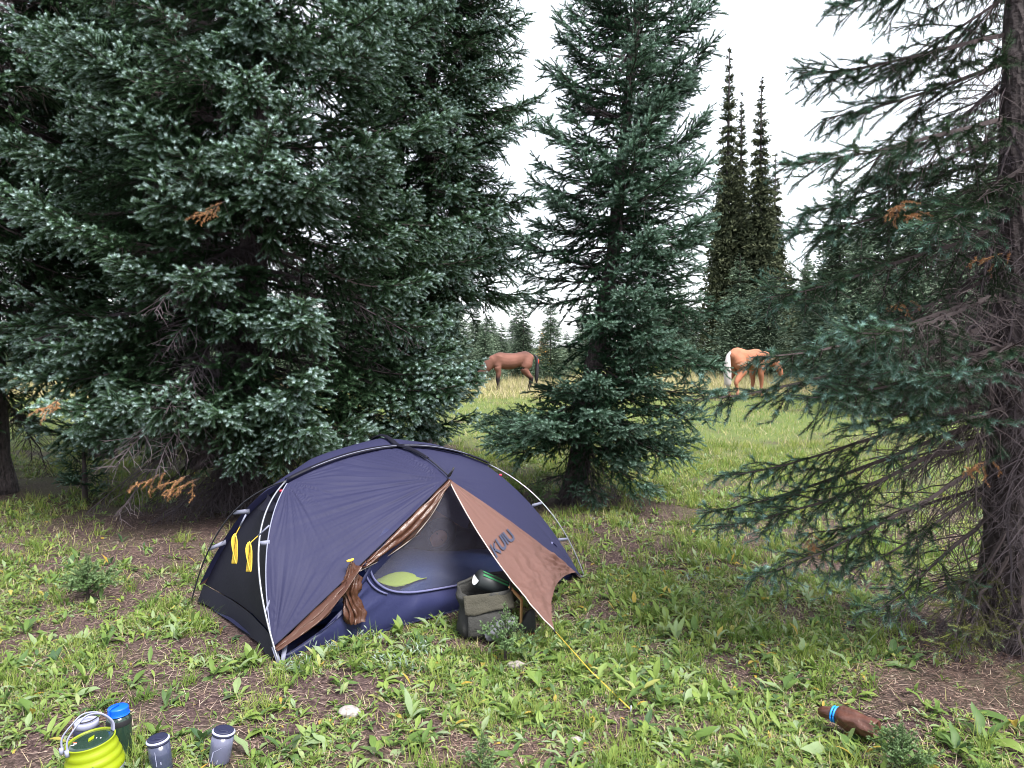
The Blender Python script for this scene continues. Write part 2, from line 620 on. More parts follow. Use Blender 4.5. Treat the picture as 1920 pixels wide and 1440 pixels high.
def make_bough(name, L, seed, nmat, rise=0.1, droop=0.35, tipup=0.35, lat_sp=0.065, lat_ratio=0.5, lat_max=0.62, shoot=0.08, shoot_sp=0.05,
               leafy=0.30, density=800, nl=0.017, nw=0.0032, hang=-0.25, tiplen=0.13, twigs=30, bare=0.0, tipmax=1.0, r=0.014):
    """a whole spruce bough along +X: stem, side twigs, shoots, needles"""
    rg = np.random.default_rng(seed)
    k = 14
    t = np.linspace(0, 1, k)
    wy = np.cumsum(rg.normal(0, 0.012, k)) * L
    main = np.stack([t * L, wy, L * (rise * t - droop * t ** 2 + tipup * t ** 3)], 1)
    lines = [(main, r * (0.5 + 0.5 * L), 0.0025)]
    S = []                                     # needled segments p0, p1, tip0, tip1

    def needled(P, frac0, tmax):
        seg = np.linalg.norm(np.diff(P, axis=0), axis=1)
        tot = seg.sum()
        cum = np.concatenate([[0], np.cumsum(seg)])
        for i in range(len(seg)):
            if cum[i + 1] / tot <= frac0:
                continue
            a = np.clip(1 - (tot - cum[i]) / tiplen, 0, 1)
            b_ = np.clip(1 - (tot - cum[i + 1]) / tiplen, 0, 1)
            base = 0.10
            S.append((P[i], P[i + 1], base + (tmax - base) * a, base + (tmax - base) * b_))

    def at(s):
        f = np.clip(s / L, 0, 1) * (k - 1)
        i = min(int(f), k - 2)
        p = main[i] + (main[i + 1] - main[i]) * (f - i)
        d = main[i + 1] - main[i]
        return p, d / np.linalg.norm(d)

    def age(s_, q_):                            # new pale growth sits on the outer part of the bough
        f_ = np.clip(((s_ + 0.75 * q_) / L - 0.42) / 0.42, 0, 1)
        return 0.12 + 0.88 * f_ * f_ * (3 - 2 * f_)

    fine = np.array([at(s)[0] for s in np.linspace(L * max(leafy, 0.45), L, 12)])
    if bare < 0.99:
        needled(fine, 0.0, tipmax)
    s, side = L * 0.10, 1
    while s < L * 0.985:
        p, d = at(s)
        rem = L - s
        ll = min(lat_ratio * rem + 0.09, lat_max) * (0.55 + 0.55 * rg.random())
        up = rg.normal(0.0, 0.22) + hang * 0.35
        if rg.random() < 0.34:
            up += rg.choice([-1.2, 0.9])
        a = R(48 + rg.normal(0, 9))
        lat = np.array([0, side, 0.0]) + np.array([0, 0, up])
        dv = d * math.cos(a) + lat / np.linalg.norm(lat) * math.sin(a)
        P = curve_from(p, dv, ll, (0.35, 0, hang + rg.normal(0, 0.2)), rg, 6, 0.14)
        lines.append((P, 0.0045 if ll > 0.25 else 0.003, 0.0016))
        isbare = rg.random() < bare
        infr = np.clip((leafy * L - s) / max(ll, 0.05) * 1.2, 0, 1)        # inner part of a side twig that is bare
        if infr < 0.98 and not isbare:
            needled(P, max(infr, 0.12), 0.12 + (tipmax - 0.12) * age(s, ll) * (0.75 + 0.25 * rg.random()))
        # shoots on the side twig
        q = ll * 0.15
        sd2 = 1
        while q < ll * 0.97:
            f = q / ll * 5
            i = min(int(f), 4)
            pp = P[i] + (P[i + 1] - P[i]) * (f - i)
            dd = P[i + 1] - P[i]
            dd /= np.linalg.norm(dd)
            sv = np.cross(dd, [0, 0, 1.0])
            sv /= np.linalg.norm(sv) + 1e-9
            o = sv * sd2 + np.array([0, 0, rg.normal(0.1, 0.55) + hang * 0.5])
            o /= np.linalg.norm(o)
            an = R(38 + rg.normal(0, 10))
            sl = min(shoot * (0.55 + 0.8 * rg.random()), 0.06 + (ll - q) * 0.9)
            Q = curve_from(pp, dd * math.cos(an) + o * math.sin(an), sl, (0, 0, hang * 0.5 + rg.normal(0.1, 0.25)), rg, 3, 0.1)
            if q / ll >= infr and not isbare:
                needled(Q, 0.0, 0.12 + (tipmax - 0.12) * age(s, q) * (0.6 + 0.4 * rg.random()))
                lines.append((Q, 0.0018, 0.001))
            elif rg.random() < 0.75:
                lines.append((Q, 0.0020, 0.0008))
            q += shoot_sp * (0.7 + 0.6 * rg.random())
            sd2 = -sd2
        s += lat_sp * (0.6 + 0.8 * rg.random()) * (0.55 if s > 0.7 * L else 1)
        side = -side
    for _ in range(twigs):                      # thin dead twigs on the inner bough
        p, d = at(L * rg.uniform(0.03, 0.6))
        dv = np.array([rg.normal(0.5, 0.5), rg.normal(0, 0.8), rg.normal(-0.7, 0.6)])
        lines.append((curve_from(p, dv, rg.uniform(0.10, 0.34), (0.2, 0, -0.5), rg, 4, 0.35), 0.0022, 0.0008))
    WV, WF = stems(lines)
    if S:
        P0, P1, T0, T1 = (np.array(x) for x in zip(*S))
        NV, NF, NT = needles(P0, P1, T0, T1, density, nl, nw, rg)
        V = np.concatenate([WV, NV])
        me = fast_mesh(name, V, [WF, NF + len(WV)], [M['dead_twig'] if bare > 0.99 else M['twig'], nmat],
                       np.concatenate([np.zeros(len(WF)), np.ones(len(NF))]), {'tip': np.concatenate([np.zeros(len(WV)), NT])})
    else:
        me = fast_mesh(name, WV, [WF], [M['dead_twig'], nmat], np.zeros(len(WF)))
    me['L'] = L
    me['ztip'] = float(main[-1][2])
    return me


BOUGH = {}
for bl in (0.55, 0.9, 1.35, 1.9, 2.5):
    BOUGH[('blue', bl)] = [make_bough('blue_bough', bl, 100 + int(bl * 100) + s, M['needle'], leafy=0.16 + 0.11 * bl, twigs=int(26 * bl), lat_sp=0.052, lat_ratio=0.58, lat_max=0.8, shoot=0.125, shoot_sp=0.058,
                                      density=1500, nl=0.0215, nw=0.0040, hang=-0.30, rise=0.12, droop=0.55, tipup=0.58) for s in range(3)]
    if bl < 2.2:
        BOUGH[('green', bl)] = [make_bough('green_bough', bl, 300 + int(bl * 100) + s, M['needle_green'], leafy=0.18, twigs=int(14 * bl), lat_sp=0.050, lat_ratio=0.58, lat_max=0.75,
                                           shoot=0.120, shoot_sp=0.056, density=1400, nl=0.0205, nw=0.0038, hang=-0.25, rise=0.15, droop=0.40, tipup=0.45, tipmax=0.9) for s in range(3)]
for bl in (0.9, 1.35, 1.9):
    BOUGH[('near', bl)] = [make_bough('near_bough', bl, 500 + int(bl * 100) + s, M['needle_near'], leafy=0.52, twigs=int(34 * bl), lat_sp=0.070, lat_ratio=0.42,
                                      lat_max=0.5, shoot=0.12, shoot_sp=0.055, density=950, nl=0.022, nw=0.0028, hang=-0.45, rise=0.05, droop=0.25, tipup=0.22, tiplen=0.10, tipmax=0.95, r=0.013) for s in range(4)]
for bl in (0.9, 1.35, 1.9):
    BOUGH[('nearfull', bl)] = [make_bough('near_full_bough', bl, 560 + int(bl * 100) + s, M['needle_near'], leafy=0.30, twigs=int(24 * bl), lat_sp=0.052, lat_ratio=0.52,
                                          lat_max=0.65, shoot=0.13, shoot_sp=0.048, density=900, nl=0.022, nw=0.0028, hang=-0.45, rise=0.05, droop=0.25, tipup=0.22, tiplen=0.10, tipmax=0.75, r=0.013) for s in range(2)]
BOUGH[('yellow', 0.9)] = [make_bough('yellow_bough', 0.9, 640 + s, M['needle_yellow'], leafy=0.35, twigs=10, lat_sp=0.10, lat_ratio=0.4, shoot=0.10, shoot_sp=0.08,
                                     density=600, nl=0.02, nw=0.0024, hang=-0.5) for s in range(2)]
for bl in (0.9, 1.5):
    BOUGH[('dead', bl)] = [make_bough('dead_bough', bl, 700 + int(bl * 100) + s, M['needle'], bare=1.0, leafy=2.0, twigs=int(60 * bl), lat_sp=0.05, lat_ratio=0.45,
                                      shoot=0.12, shoot_sp=0.06, hang=-0.6, rise=0.0, droop=0.3, tipup=0.05) for s in range(3)]
BOUGH[('baby', 0.22)] = [make_bough('baby_bough', 0.22, 800 + s, M['needle_seedling'], leafy=0.0, twigs=0, lat_sp=0.03, lat_ratio=0.45, lat_max=0.1, shoot=0.035,
                                    shoot_sp=0.025, density=1500, nl=0.017, nw=0.0032, hang=0.0, rise=0.4, droop=0.2, tipup=0.2, tiplen=0.03, tipmax=0.8, r=0.006) for s in range(3)]
BOUGH[('dry', 0.3)] = [make_bough('dry_bough', 0.34, 850 + s, M['needle_dry'], leafy=0.1, twigs=2, lat_sp=0.05, lat_ratio=0.5, lat_max=0.2, shoot=0.05,
                                  shoot_sp=0.05, density=800, nl=0.018, nw=0.003, hang=-0.6, r=0.006) for s in range(2)]


def pick(kind, L, rg):
    ks = [k for k in BOUGH if k[0] == kind]
    k = min(ks, key=lambda q: abs(math.log(q[1] / L)))
    ms = BOUGH[k]
    return ms[int(rg.integers(len(ms)))]


def put_bough(root, base, p, az, pitch, L, kind, rg, name='bough', roll=None):
    me = pick(kind, L, rg)
    sc = L / me['L']
    o = link(name, me, root, Vector(p) - Vector(base), (rg.normal(0, 0.2) if roll is None else roll, -pitch, az), (sc, sc * rg.uniform(0.9, 1.1), sc))
    return o


def aim_bough(root, base, p, tip, kind, rg, name='bough', roll=0.0):
    """a bough from p on the trunk to a tip point"""
    p, tip = Vector(p), Vector(tip)
    v = tip - p
    me = pick(kind, v.length, rg)
    Lm = math.hypot(me['L'], me['ztip'])
    corr = math.atan2(me['ztip'], me['L'])
    az = math.atan2(v.y, v.x)
    pitch = math.atan2(v.z, math.hypot(v.x, v.y)) - corr
    return link(name, me, root, p - Vector(base), (roll, -pitch, az), v.length / Lm)


def trunk_mesh(name, path, r0, r1, root, flare=1.6, n=14):
    """path: world points bottom to top"""
    mb = MB()
    k = len(path)
    P, rad = [], []
    for i in range(41):
        f = i / 40 * (k - 1)
        j = min(int(f), k - 2)
        P.append(Vector(path[j]).lerp(Vector(path[j + 1]), f - j))
        t = i / 40
        rad.append((r0 + (r1 - r0) * t) * (1 + (flare - 1) * math.exp(-t * 22)) * (1 + 0.05 * math.sin(i * 2.3)))
    mb.tube(P, rad, n)
    # uneven bark
    mb.v = [tuple(Vector(v) + noise.noise_vector(Vector(v) * 6) * 0.02) for v in mb.v]
    return mb.build('trunk', M['bark'], root)


def path_at(path, z):
    for a, b in zip(path[:-1], path[1:]):
        if a[2] <= z <= b[2]:
            return Vector(a).lerp(Vector(b), (z - a[2]) / (b[2] - a[2]))
    return Vector(path[-1])


def spruce(key, path, r0, prof, kind, zr, per_m, seed, label, pitch=(5, -20), dead=None, skip=None, crowd=None, group=None):
    """prof(z) -> bough length; skip(z, az) -> True leaves a gap; dead(z, az) -> True makes it bare"""
    rg = np.random.default_rng(seed)
    base = Vector(path[0])
    root = empty('spruce_tree', base, label, 'tree', group)
    trunk_mesh('trunk', [Vector(q) - Vector((0, 0, 0.1)) if i == 0 else q for i, q in enumerate(path)], r0, 0.02, root)
    z = zr[0]
    az = rg.random() * 6.28
    while z < zr[1]:
        az += 2.399 + rg.normal(0, 0.35)
        a = (az + math.pi) % (2 * math.pi) - math.pi
        L = prof(z) * rg.uniform(0.78, 1.15)
        if not (skip and skip(z, a)) and L > 0.1:
            f = (z - zr[0]) / (zr[1] - zr[0])
            pt = R(pitch[1] + (pitch[0] - pitch[1]) * f + rg.normal(0, 6))
            isd = dead is not None and rg.random() < dead(z, a)
            put_bough(root, base, path_at(path, z), a, pt, L * (0.75 if isd else 1), 'dead' if isd else kind, rg, 'dead_bough' if isd else 'bough')
        z += 1.0 / per_m(z) * rg.uniform(0.6, 1.4)
    return root


def P3(key, z, dx=0, dy=0):
    x, y = TREES[key]
    return Vector((x + dx, y + dy, z))


def toward_cam(a, key, w):
    x, y = TREES[key]
    c = math.atan2(-y, -x)
    return abs((a - c + math.pi) % (2 * math.pi) - math.pi) < w


# --- the big spruce behind the tent
pathA = [P3('A', 0), P3('A', 2.6, 0.22), P3('A', 6, 0.35), P3('A', 13, 0.4)]
treeA = spruce('A', pathA, 0.20, lambda z: (1.5 + 1.1 * min(1, z / 1.5)) if z < 1.5 else max(0.25, 2.65 - 0.2 * (z - 1.5)), 'blue', (0.95, 12.6),
               lambda z: 18 if z < 6.2 else 8, 11, 'tall broad blue-green spruce with bare lower twigs right behind the tent', pitch=(28, -14),
               dead=lambda z, a: 0.97 if (z < 2.45 and toward_cam(a, 'A', 1.5)) else (0.6 if z < 1.5 else 0.08),
               skip=lambda z, a: (z < 1.1 and abs(a) < 1.1) or (z < 1.5 and a > 1.2))
rgA = np.random.default_rng(21)
for (sz, x, y, Y) in [(1.55, 60, 760, 6.1), (1.5, 170, 735, 6.0), (1.5, 300, 735, 5.9), (1.45, 390, 770, 6.0), (1.5, 500, 745, 6.05), (1.5, 590, 705, 6.1), (1.4, 640, 790, 6.2),
                      (1.1, 470, 850, 6.4), (1.2, 560, 830, 6.5), (1.35, 720, 800, 6.7), (1.2, 760, 830, 6.9), (1.1, 230, 800, 6.5), (1.2, 120, 810, 6.7),
                      (2.45, 210, 480, 6.0), (2.5, 330, 500, 5.9), (2.2, 570, 560, 6.1), (2.2, 620, 590, 6.0), (2.3, 440, 590, 6.2), (2.7, 840, 510, 6.9), (2.9, 770, 430, 6.6), (2.4, 850, 600, 7.2),
                      (3.4, 240, 200, 5.9), (3.3, 330, 280, 5.8), (3.2, 540, 300, 5.7), (3.2, 640, 320, 5.8), (3.3, 700, 250, 5.9), (3.0, 290, 340, 5.8), (4.2, 470, 120, 5.8), (4.4, 700, 60, 5.9), (3.9, 90, 160, 6.2),
                      (1.6, 905, 690, 7.3), (1.75, 915, 672, 7.4), (1.65, 908, 705, 7.0), (5.2, 480, 10, 6.2), (5.0, 430, 60, 6.3), (4.7, 525, 35, 6.1), (5.6, 500, -60, 6.2), (1.5, 890, 725, 7.2), (1.2, 900, 775, 7.7), (1.9, 880, 640, 7.6), (1.4, 850, 765, 7.2), (1.2, 830, 810, 7.4), (2.2, 40, 640, 6.6), (1.9, 30, 700, 6.5), (2.1, 120, 600, 6.4), (2.6, 60, 400, 6.4), (2.0, 20, 540, 6.8)]:
    aim_bough(treeA, pathA[0], path_at(pathA, sz), px(x, y, Y), 'blue', rgA, roll=rgA.normal(0, 0.25))
for i in range(72):
    z = rgA.uniform(0.25, 2.3)
    put_bough(treeA, pathA[0], path_at(pathA, z), rgA.uniform(-3.14, 3.14) if i % 2 else rgA.uniform(-2.6, -0.6), R(rgA.uniform(-50, 5)), rgA.uniform(0.7, 1.35), 'dead', rgA, 'dead_bough')
for (x, y, Y) in [(290, 900, 6.3), (330, 908, 6.3), (350, 915, 6.35), (93, 765, 5.9), (400, 395, 5.9)]:
    q = px(x + 25, y - 18, Y)
    o = put_bough(treeA, pathA[0], q, R(rgA.uniform(150, 230)), R(-25), 0.30, 'dry', rgA, 'dry_bough')
    o['label'] = 'dry orange needles'

# --- spruces behind and beside it
pathB = [P3('B', 0), P3('B', 5, 0.1), P3('B', 15, 0.15)]
spruce('B', pathB, 0.12, lambda z: max(0.2, 1.62 - 0.055 * z) if z > 2.6 else 1.15, 'blue', (1.3, 14.5), lambda z: 31 if z < 8 else 8, 12,
       'tall dense spruce whose edge borders the white sky, left of the gap', pitch=(15, -22), skip=lambda z, a: z < 2.5 and abs(a) < 1.2)
pathC = [P3('C', 0), P3('C', 5, 0.05), P3('C', 12, 0.0)]
spruce('C', pathC, 0.2, lambda z: max(0.3, 2.35 - 0.12 * z), 'blue', (1.1, 11.5), lambda z: 28 if z < 8 else 9, 13,
       'dark spruce cut off by the left edge of the picture', pitch=(20, -25), dead=lambda z, a: 0.6 if z < 1.6 else 0.05, skip=lambda z, a: z < 1.7 and abs(a) < 1.3)
pathD = [P3('D', 0), P3('D', 5), P3('D', 13, 0.1)]
spruce('D', pathD, 0.15, lambda z: max(0.2, 2.0 - 0.13 * z), 'blue', (3.0, 12.5), lambda z: 28 if z < 8 else 8, 14,
       'spruce half hidden behind the big one, toward the left edge', pitch=(20, -20))

pathG = [P3('G', 0), P3('G', 6), P3('G', 15, 0.1)]
spruce('G', pathG, 0.13, lambda z: max(0.3, 2.3 - 0.12 * z), 'blue', (2.8, 14.5), lambda z: 26 if z < 9 else 8, 16,
       'shaded spruce filling the upper left corner behind the others', pitch=(18, -18))

# --- centre spruce, leaning slightly right
pathE = [P3('E', 0), P3('E', 1.2, 0.20), P3('E', 2.5, 0.42), P3('E', 5.4, 0.70), P3('E', 7.0, 0.78)]


def profE(z):
    return float(np.interp(z, [0.5, 0.9, 2.0, 3.0, 4.0, 5.0, 7.0], [1.0, 1.35, 1.15, 1.0, 0.92, 0.8, 0.15]))


treeE = spruce('E', pathE, 0.12, profE, 'green', (0.62, 6.9), lambda z: 31 if z < 6 else 26, 15,
               'slim free-standing spruce between the two horses, its trunk leaning right', pitch=(38, -14),
               skip=lambda z, a: (2.15 < z < 2.75 and toward_cam(a, 'E', 0.9) and a < -1.55) or (1.0 < z < 2.25 and abs(a) > 1.9), dead=lambda z, a: 0.25 if z < 1.3 else 0.05)
rgE = np.random.default_rng(31)
for (sz, x, y, Y) in [(1.0, 905, 830, 7.6), (1.05, 945, 790, 7.5), (1.05, 1000, 800, 7.0), (1.2, 1130, 770, 6.9), (1.1, 1200, 800, 6.9), (1.3, 1330, 790, 7.5), (1.0, 1290, 860, 7.4),
                      (2.0, 1130, 600, 7.0), (1.9, 1230, 620, 7.0), (2.6, 1220, 430, 7.1), (2.5, 1290, 470, 7.2), (2.0, 1360, 690, 7.5), (2.1, 1395, 565, 7.8), (2.25, 990, 565, 8.3), (2.9, 1010, 420, 8.0), (2.7, 960, 450, 8.6),
                      (0.8, 1180, 870, 7.2), (0.7, 1090, 940, 7.5), (0.7, 1240, 920, 7.3), (4.9, 1060, 20, 8.0), (4.2, 1040, 150, 8.1), (4.0, 1325, 90, 8.3), (3.4, 1330, 200, 8.2)]:
    aim_bough(treeE, pathE[0], path_at(pathE, sz), px(x, y, Y), 'green', rgE, roll=rgE.normal(0, 0.2))
for i in range(18):
    z = rgE.uniform(0.25, 1.3)
    put_bough(treeE, pathE[0], path_at(pathE, z), rgE.uniform(-3.14, 3.14), R(rgE.uniform(-45, 0)), rgE.uniform(0.5, 0.9), 'dead', rgE, 'dead_bough')

# --- near spruce at the right edge
pathR = [P3('R', 0), P3('R', 2.0, -0.02), P3('R', 4.0, -0.03, 0.05), P3('R', 8.0, 0.0, 0.1)]
treeR = empty('spruce_tree', pathR[0], 'near spruce at the right edge with drooping, half bare branches', 'tree')
trunk_mesh('trunk', [pathR[0] - Vector((0, 0, 0.1))] + pathR[1:], 0.17, 0.03, treeR, flare=1.35)
rgR = np.random.default_rng(41)


def zpix(y):                                                # height on the near trunk seen at pixel row y
    return px(1890, y, 4.15).z


for (sy, x, y, Y) in [(55, 1500, 135, 3.95), (110, 1540, 225, 4.25), (215, 1455, 315, 3.9), (235, 1500, 400, 4.2), (330, 1475, 435, 4.1), (420, 1440, 560, 3.8), (300, 1620, 330, 4.4),
                      (500, 1540, 640, 4.4), (545, 1430, 665, 3.35), (560, 1560, 620, 3.2), (600, 1300, 740, 3.7), (640, 1480, 740, 3.4), (690, 1590, 800, 3.6), (740, 1350, 895, 4.0),
                      (770, 1310, 965, 4.3), (800, 1330, 985, 3.9), (840, 1420, 1090, 3.6), (880, 1560, 1080, 3.9), (900, 1500, 1010, 4.5), (700, 1700, 690, 3.3), (640, 1780, 700, 3.2),
                      (-150, 1545, 20, 3.9), (-30, 1640, 150, 4.5), (160, 1700, 240, 4.6), (470, 1680, 600, 4.6), (580, 1680, 760, 4.7), (930, 1650, 1150, 3.8), (-120, 1700, 60, 4.4), (760, 1720, 800, 3.5), (300, 1730, 420, 3.6)]:
    aim_bough(treeR, pathR[0], path_at(pathR, max(0.2, zpix(sy))), px(x, y, Y), 'nearfull' if sy < 430 else 'near', rgR, roll=rgR.normal(0, 0.2))
for (sy, x, y, Y) in [(950, 1790, 1240, 3.55), (1000, 1900, 1290, 3.35), (1010, 1840, 1200, 3.5)]:
    aim_bough(treeR, pathR[0], path_at(pathR, max(0.2, zpix(sy))), px(x, y, Y), 'yellow', rgR, name='yellowing_bough')
z = 0.5
az = 0.0
while z < 7.8:                                              # the rest of the crown, away from the camera and out of the frame
    az += 2.399 + rgR.normal(0, 0.3)
    a = (az + math.pi) % (2 * math.pi) - math.pi
    if not (-2.9 < a < -1.7 and z < 4.6) and not (a > 2.2 or a < -2.2):
        put_bough(treeR, pathR[0], path_at(pathR, z), a, R(-18 + 3 * z + rgR.normal(0, 5)), max(0.3, 1.7 - 0.17 * z) * rgR.uniform(0.8, 1.15), 'near', rgR)
    z += 0.15 * rgR.uniform(0.6, 1.4)
for i in range(44):
    z = rgR.uniform(0.15, 1.9) if i % 4 else rgR.uniform(1.9, 3.2)
    put_bough(treeR, pathR[0], path_at(pathR, z), rgR.uniform(1.9, 4.6), R(rgR.uniform(-70, -8)), rgR.uniform(0.45, 1.0), 'dead', rgR, 'dead_bough')
for (x, y, Y) in [(1720, 395, 4.0), (1690, 380, 4.0), (1900, 470, 3.95), (1700, 560, 4.2), (1520, 1000, 4.0), (1860, 860, 3.9)]:
    o = put_bough(treeR, pathR[0], px(x, y, Y), R(rgR.uniform(160, 260)), R(-20), 0.2, 'dry', rgR, 'dry_bough')
    o['label'] = 'dry orange needles'

# ------------------------------------------------------------------ small spruce seedlings
def seedling(loc, h, label, seed, kind='baby', spread=0.5, n=26, lean=0.0):
    rg = np.random.default_rng(seed)
    b = Vector((loc[0], loc[1], gz(loc[0], loc[1])))
    root = empty('spruce_seedling', b, label, 'seedling')
    MB().tube([b - Vector((0, 0, 0.02)), b + Vector((lean * h * 0.5, 0, h * 0.5)), b + Vector((lean * h, 0, h))], [0.012 * h / 0.3, 0.008 * h / 0.3, 0.003], 6).build('trunk', M['twig'], root)
    for i in range(n):
        f = (i + 0.5) / n
        z = h * (0.12 + 0.88 * f)
        L = max(0.04, spread * h * (1.05 - f) * rg.uniform(0.75, 1.2))
        put_bough(root, b, b + Vector((lean * z, 0, z)), i * 2.399 + rg.normal(0, 0.3), R(10 + 50 * f), L, kind, rg)
    return root


seedling(gpx(948, 1232), 0.28, 'knee-low green spruce seedling in front of the open pack', 51, n=24, spread=0.48)
seedling(gpx(165, 1125), 0.26, 'bushy grey-green spruce seedling in the grass left of the tent', 52, n=34, spread=0.6)
seedling(gpx(160, 945), 0.78, 'thin dark young spruce under the big tree, left of the orange twig', 53, kind='green', n=22, spread=0.42)
seedling(gpx(1690, 1452), 0.16, 'tiny bluish spruce seedling at the bottom edge below the brown pouch', 54, n=26, spread=0.75)
seedling(gpx(905, 1455), 0.12, 'tiny green spruce seedling at the bottom edge in the middle', 55, n=18, spread=0.7)
seedling(gpx(1010, 950), 0.3, 'little spruce seedling just left of the leaning trunk', 56, n=20, spread=0.5)

# ------------------------------------------------------------------ trees far behind
def far_crown(name, H, Rm, seed, nb, mat, spire=False, z0=0.05):
    """tiers of drooping sprays round a pointed cone"""
    rg = np.random.default_rng(seed)
    z = np.sort(1 - np.sqrt(rg.random(nb) * 0.985 + 0.0))          # more sprays low down, where the cone is wide
    z = np.clip(z, 0, 1)
    tier = np.round(z * 34) / 34 + rg.normal(0, 0.006, nb)
    z = np.clip(0.62 * z + 0.38 * tier, 0, 1)
    zz = H * (z0 + (1 - z0) * z)
    rad = Rm * (1 - z) ** (0.95 if spire else 0.85) * (0.60 + 0.5 * rg.random(nb)) + 0.03
    az = rg.random(nb) * 2 * np.pi
    up = np.where(z > 0.75, 0.45, -0.22) + rg.normal(0, 0.10, nb)
    VV, TT = [], []
    m = 18
    for i in range(m):
        f = 0.15 + 0.85 * (i + rg.random(nb)) / m
        c = np.stack([np.cos(az) * rad * f, np.sin(az) * rad * f, zz + rad * f * up - 0.12 * rad * f * f], 1)
        w = (0.035 + 0.06 * rg.random(nb)) * (0.35 + 0.65 * np.minimum(1, rad / 0.8))
        d1 = rg.normal(0, 0.7, (nb, 3))
        d1[:, 2] = d1[:, 2] * 0.6 + 0.1
        d1[:, 0] += np.cos(az)
        d1[:, 1] += np.sin(az)
        d1 /= np.linalg.norm(d1, axis=1, keepdims=True)
        d2 = np.cross(d1, rg.normal(0, 1, (nb, 3)))
        d2 /= np.linalg.norm(d2, axis=1, keepdims=True) + 1e-9
        off = rg.normal(0, 1, (nb, 3)) * (0.14 * rad * f)[:, None]
        off[:, 2] *= 0.35
        c = c + off
        VV.append(np.stack([c - d2 * w[:, None] * 0.6, c + d2 * w[:, None] * 0.6, c + d1 * w[:, None] * 2.6], 1).reshape(-1, 3))
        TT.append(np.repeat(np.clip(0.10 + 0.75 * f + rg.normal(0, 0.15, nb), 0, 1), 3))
    V = np.concatenate(VV)
    return fast_mesh(name, V, [np.arange(len(V)).reshape(-1, 3)], [mat], attrs={'tip': np.concatenate(TT)})


def far_trunk(H):
    mb = MB()
    mb.tube([(0, 0, -0.2), (0, 0, H * 0.5), (0, 0, H * 0.98)], [0.012 * H, 0.007 * H, 0.01], 7)
    me = bpy.data.meshes.new('far_trunk')
    me.from_pydata(mb.v, [], mb.f)
    me.materials.append(M['twig'])
    return me


CR = [(far_crown('far_crown', 10, 2.5, 900 + i, 1100, M['far_needle']), far_trunk(10)) for i in range(4)]
SP = [(far_crown('spire_crown', 10, 1.35, 920 + i, 2300, M['spire_needle'], True, 0.02), far_trunk(10)) for i in range(3)]
GO = (far_crown('sunglow_crown', 10, 1.9, 940, 300, M['sunglow_needle']), far_trunk(10))


def far_tree(x, Y, H, meshes, label, group=None, fat=1.0, name='conifer_tree'):
    X = (x - 960) / FPX * Y
    b = Vector((X, Y, gz(X, Y)))
    root = empty(name, b, label, 'tree', group, rz=random.random() * 6.28)
    s = H / 10
    link('trunk', meshes[1], root, scale=(s, s, s))
    link('crown', meshes[0], root, scale=(s * fat, s * fat, s))
    return root


def H_for(ytop, Y):
    return EYE + (650 - ytop) / FPX * Y


far_tree(1360, 40, H_for(95, 40), SP[0], 'tallest narrow conifer spire standing against the white sky', fat=0.64)
far_tree(1384, 44, H_for(180, 44), SP[1], 'narrow conifer spire close behind the tallest one', fat=0.52)
far_tree(1420, 39, H_for(150, 39), SP[2], 'second tallest conifer spire, behind the pale orange horse', fat=0.72)
far_tree(1448, 42, H_for(290, 42), SP[0], 'shorter dark conifer leaning on the right side of the two spires', fat=0.75)
far_tree(1385, 36, H_for(480, 36), CR[1], 'low bushy conifer at the foot of the tall spires', fat=1.3)
far_tree(1440, 35, H_for(510, 35), CR[2], 'low broad conifer just behind the pale orange horse', fat=1.4)
far_tree(1018, 75, H_for(606, 75), GO, 'small tree with golden sunlight painted on it, in the gap above the brown horse', fat=1.2)
rf = random.Random(5)
wood = 'conifers of the wood at the back of the meadow'
for i in range(16):                                          # gap behind the brown horse
    Y = rf.uniform(33, 60)
    far_tree(rf.choice([rf.uniform(860, 1000), rf.uniform(1030, 1120), rf.uniform(860, 985)]), Y, H_for(rf.uniform(555, 625), Y), CR[rf.randrange(4)],
             'bluish conifer at the meadow edge behind the brown horse', 'conifers behind the brown horse', fat=1.25)
for i, (x, yt, Y) in enumerate([(1570, 330, 30), (1660, 255, 27), (1740, 300, 24), (1835, 185, 26), (1610, 420, 22), (1700, 430, 19), (1790, 400, 20), (1880, 330, 22), (1930, 200, 30), (1545, 480, 34), (1990, 260, 25), (1505, 500, 45), (1850, 450, 17), (1650, 500, 18)]):
    far_tree(x, Y, H_for(yt, Y), CR[i % 4], 'green conifer of the wood showing through the near drooping branches', 'conifers through the near branches', fat=1.15)
for i in range(20):
    Y = rf.uniform(42, 75)
    far_tree(rf.uniform(1450, 1640), Y, H_for(rf.uniform(430, 600), Y), (CR + SP)[rf.randrange(7)], 'slender far conifer in the thin line beyond the pale orange horse', 'slender far conifers', fat=0.75)
for i in range(34):                                          # seen through the big spruces
    Y = rf.uniform(24, 55)
    far_tree(rf.uniform(-260, 860), Y, H_for(rf.uniform(420, 600), Y), CR[rf.randrange(4)], 'conifer glimpsed through gaps in the big spruce crowns', 'conifers glimpsed through the big spruces', fat=1.2)
for i in range(14):
    Y = rf.uniform(40, 70)
    far_tree(rf.uniform(1120, 1340), Y, H_for(rf.uniform(520, 610), Y), CR[rf.randrange(4)], 'conifer of the wood hidden mostly behind the leaning spruce', 'conifers behind the leaning spruce', fat=1.2)

# ------------------------------------------------------------------ low plants
def in_poly(X, Y, poly):
    c = np.zeros(X.shape, bool)
    for (x0, y0), (x1, y1) in zip(poly, poly[1:] + poly[:1]):
        k = ((y0 > Y) != (y1 > Y)) & (X < (x1 - x0) * (Y - y0) / (y1 - y0 + 1e-12) + x0)
        c ^= k
    return c


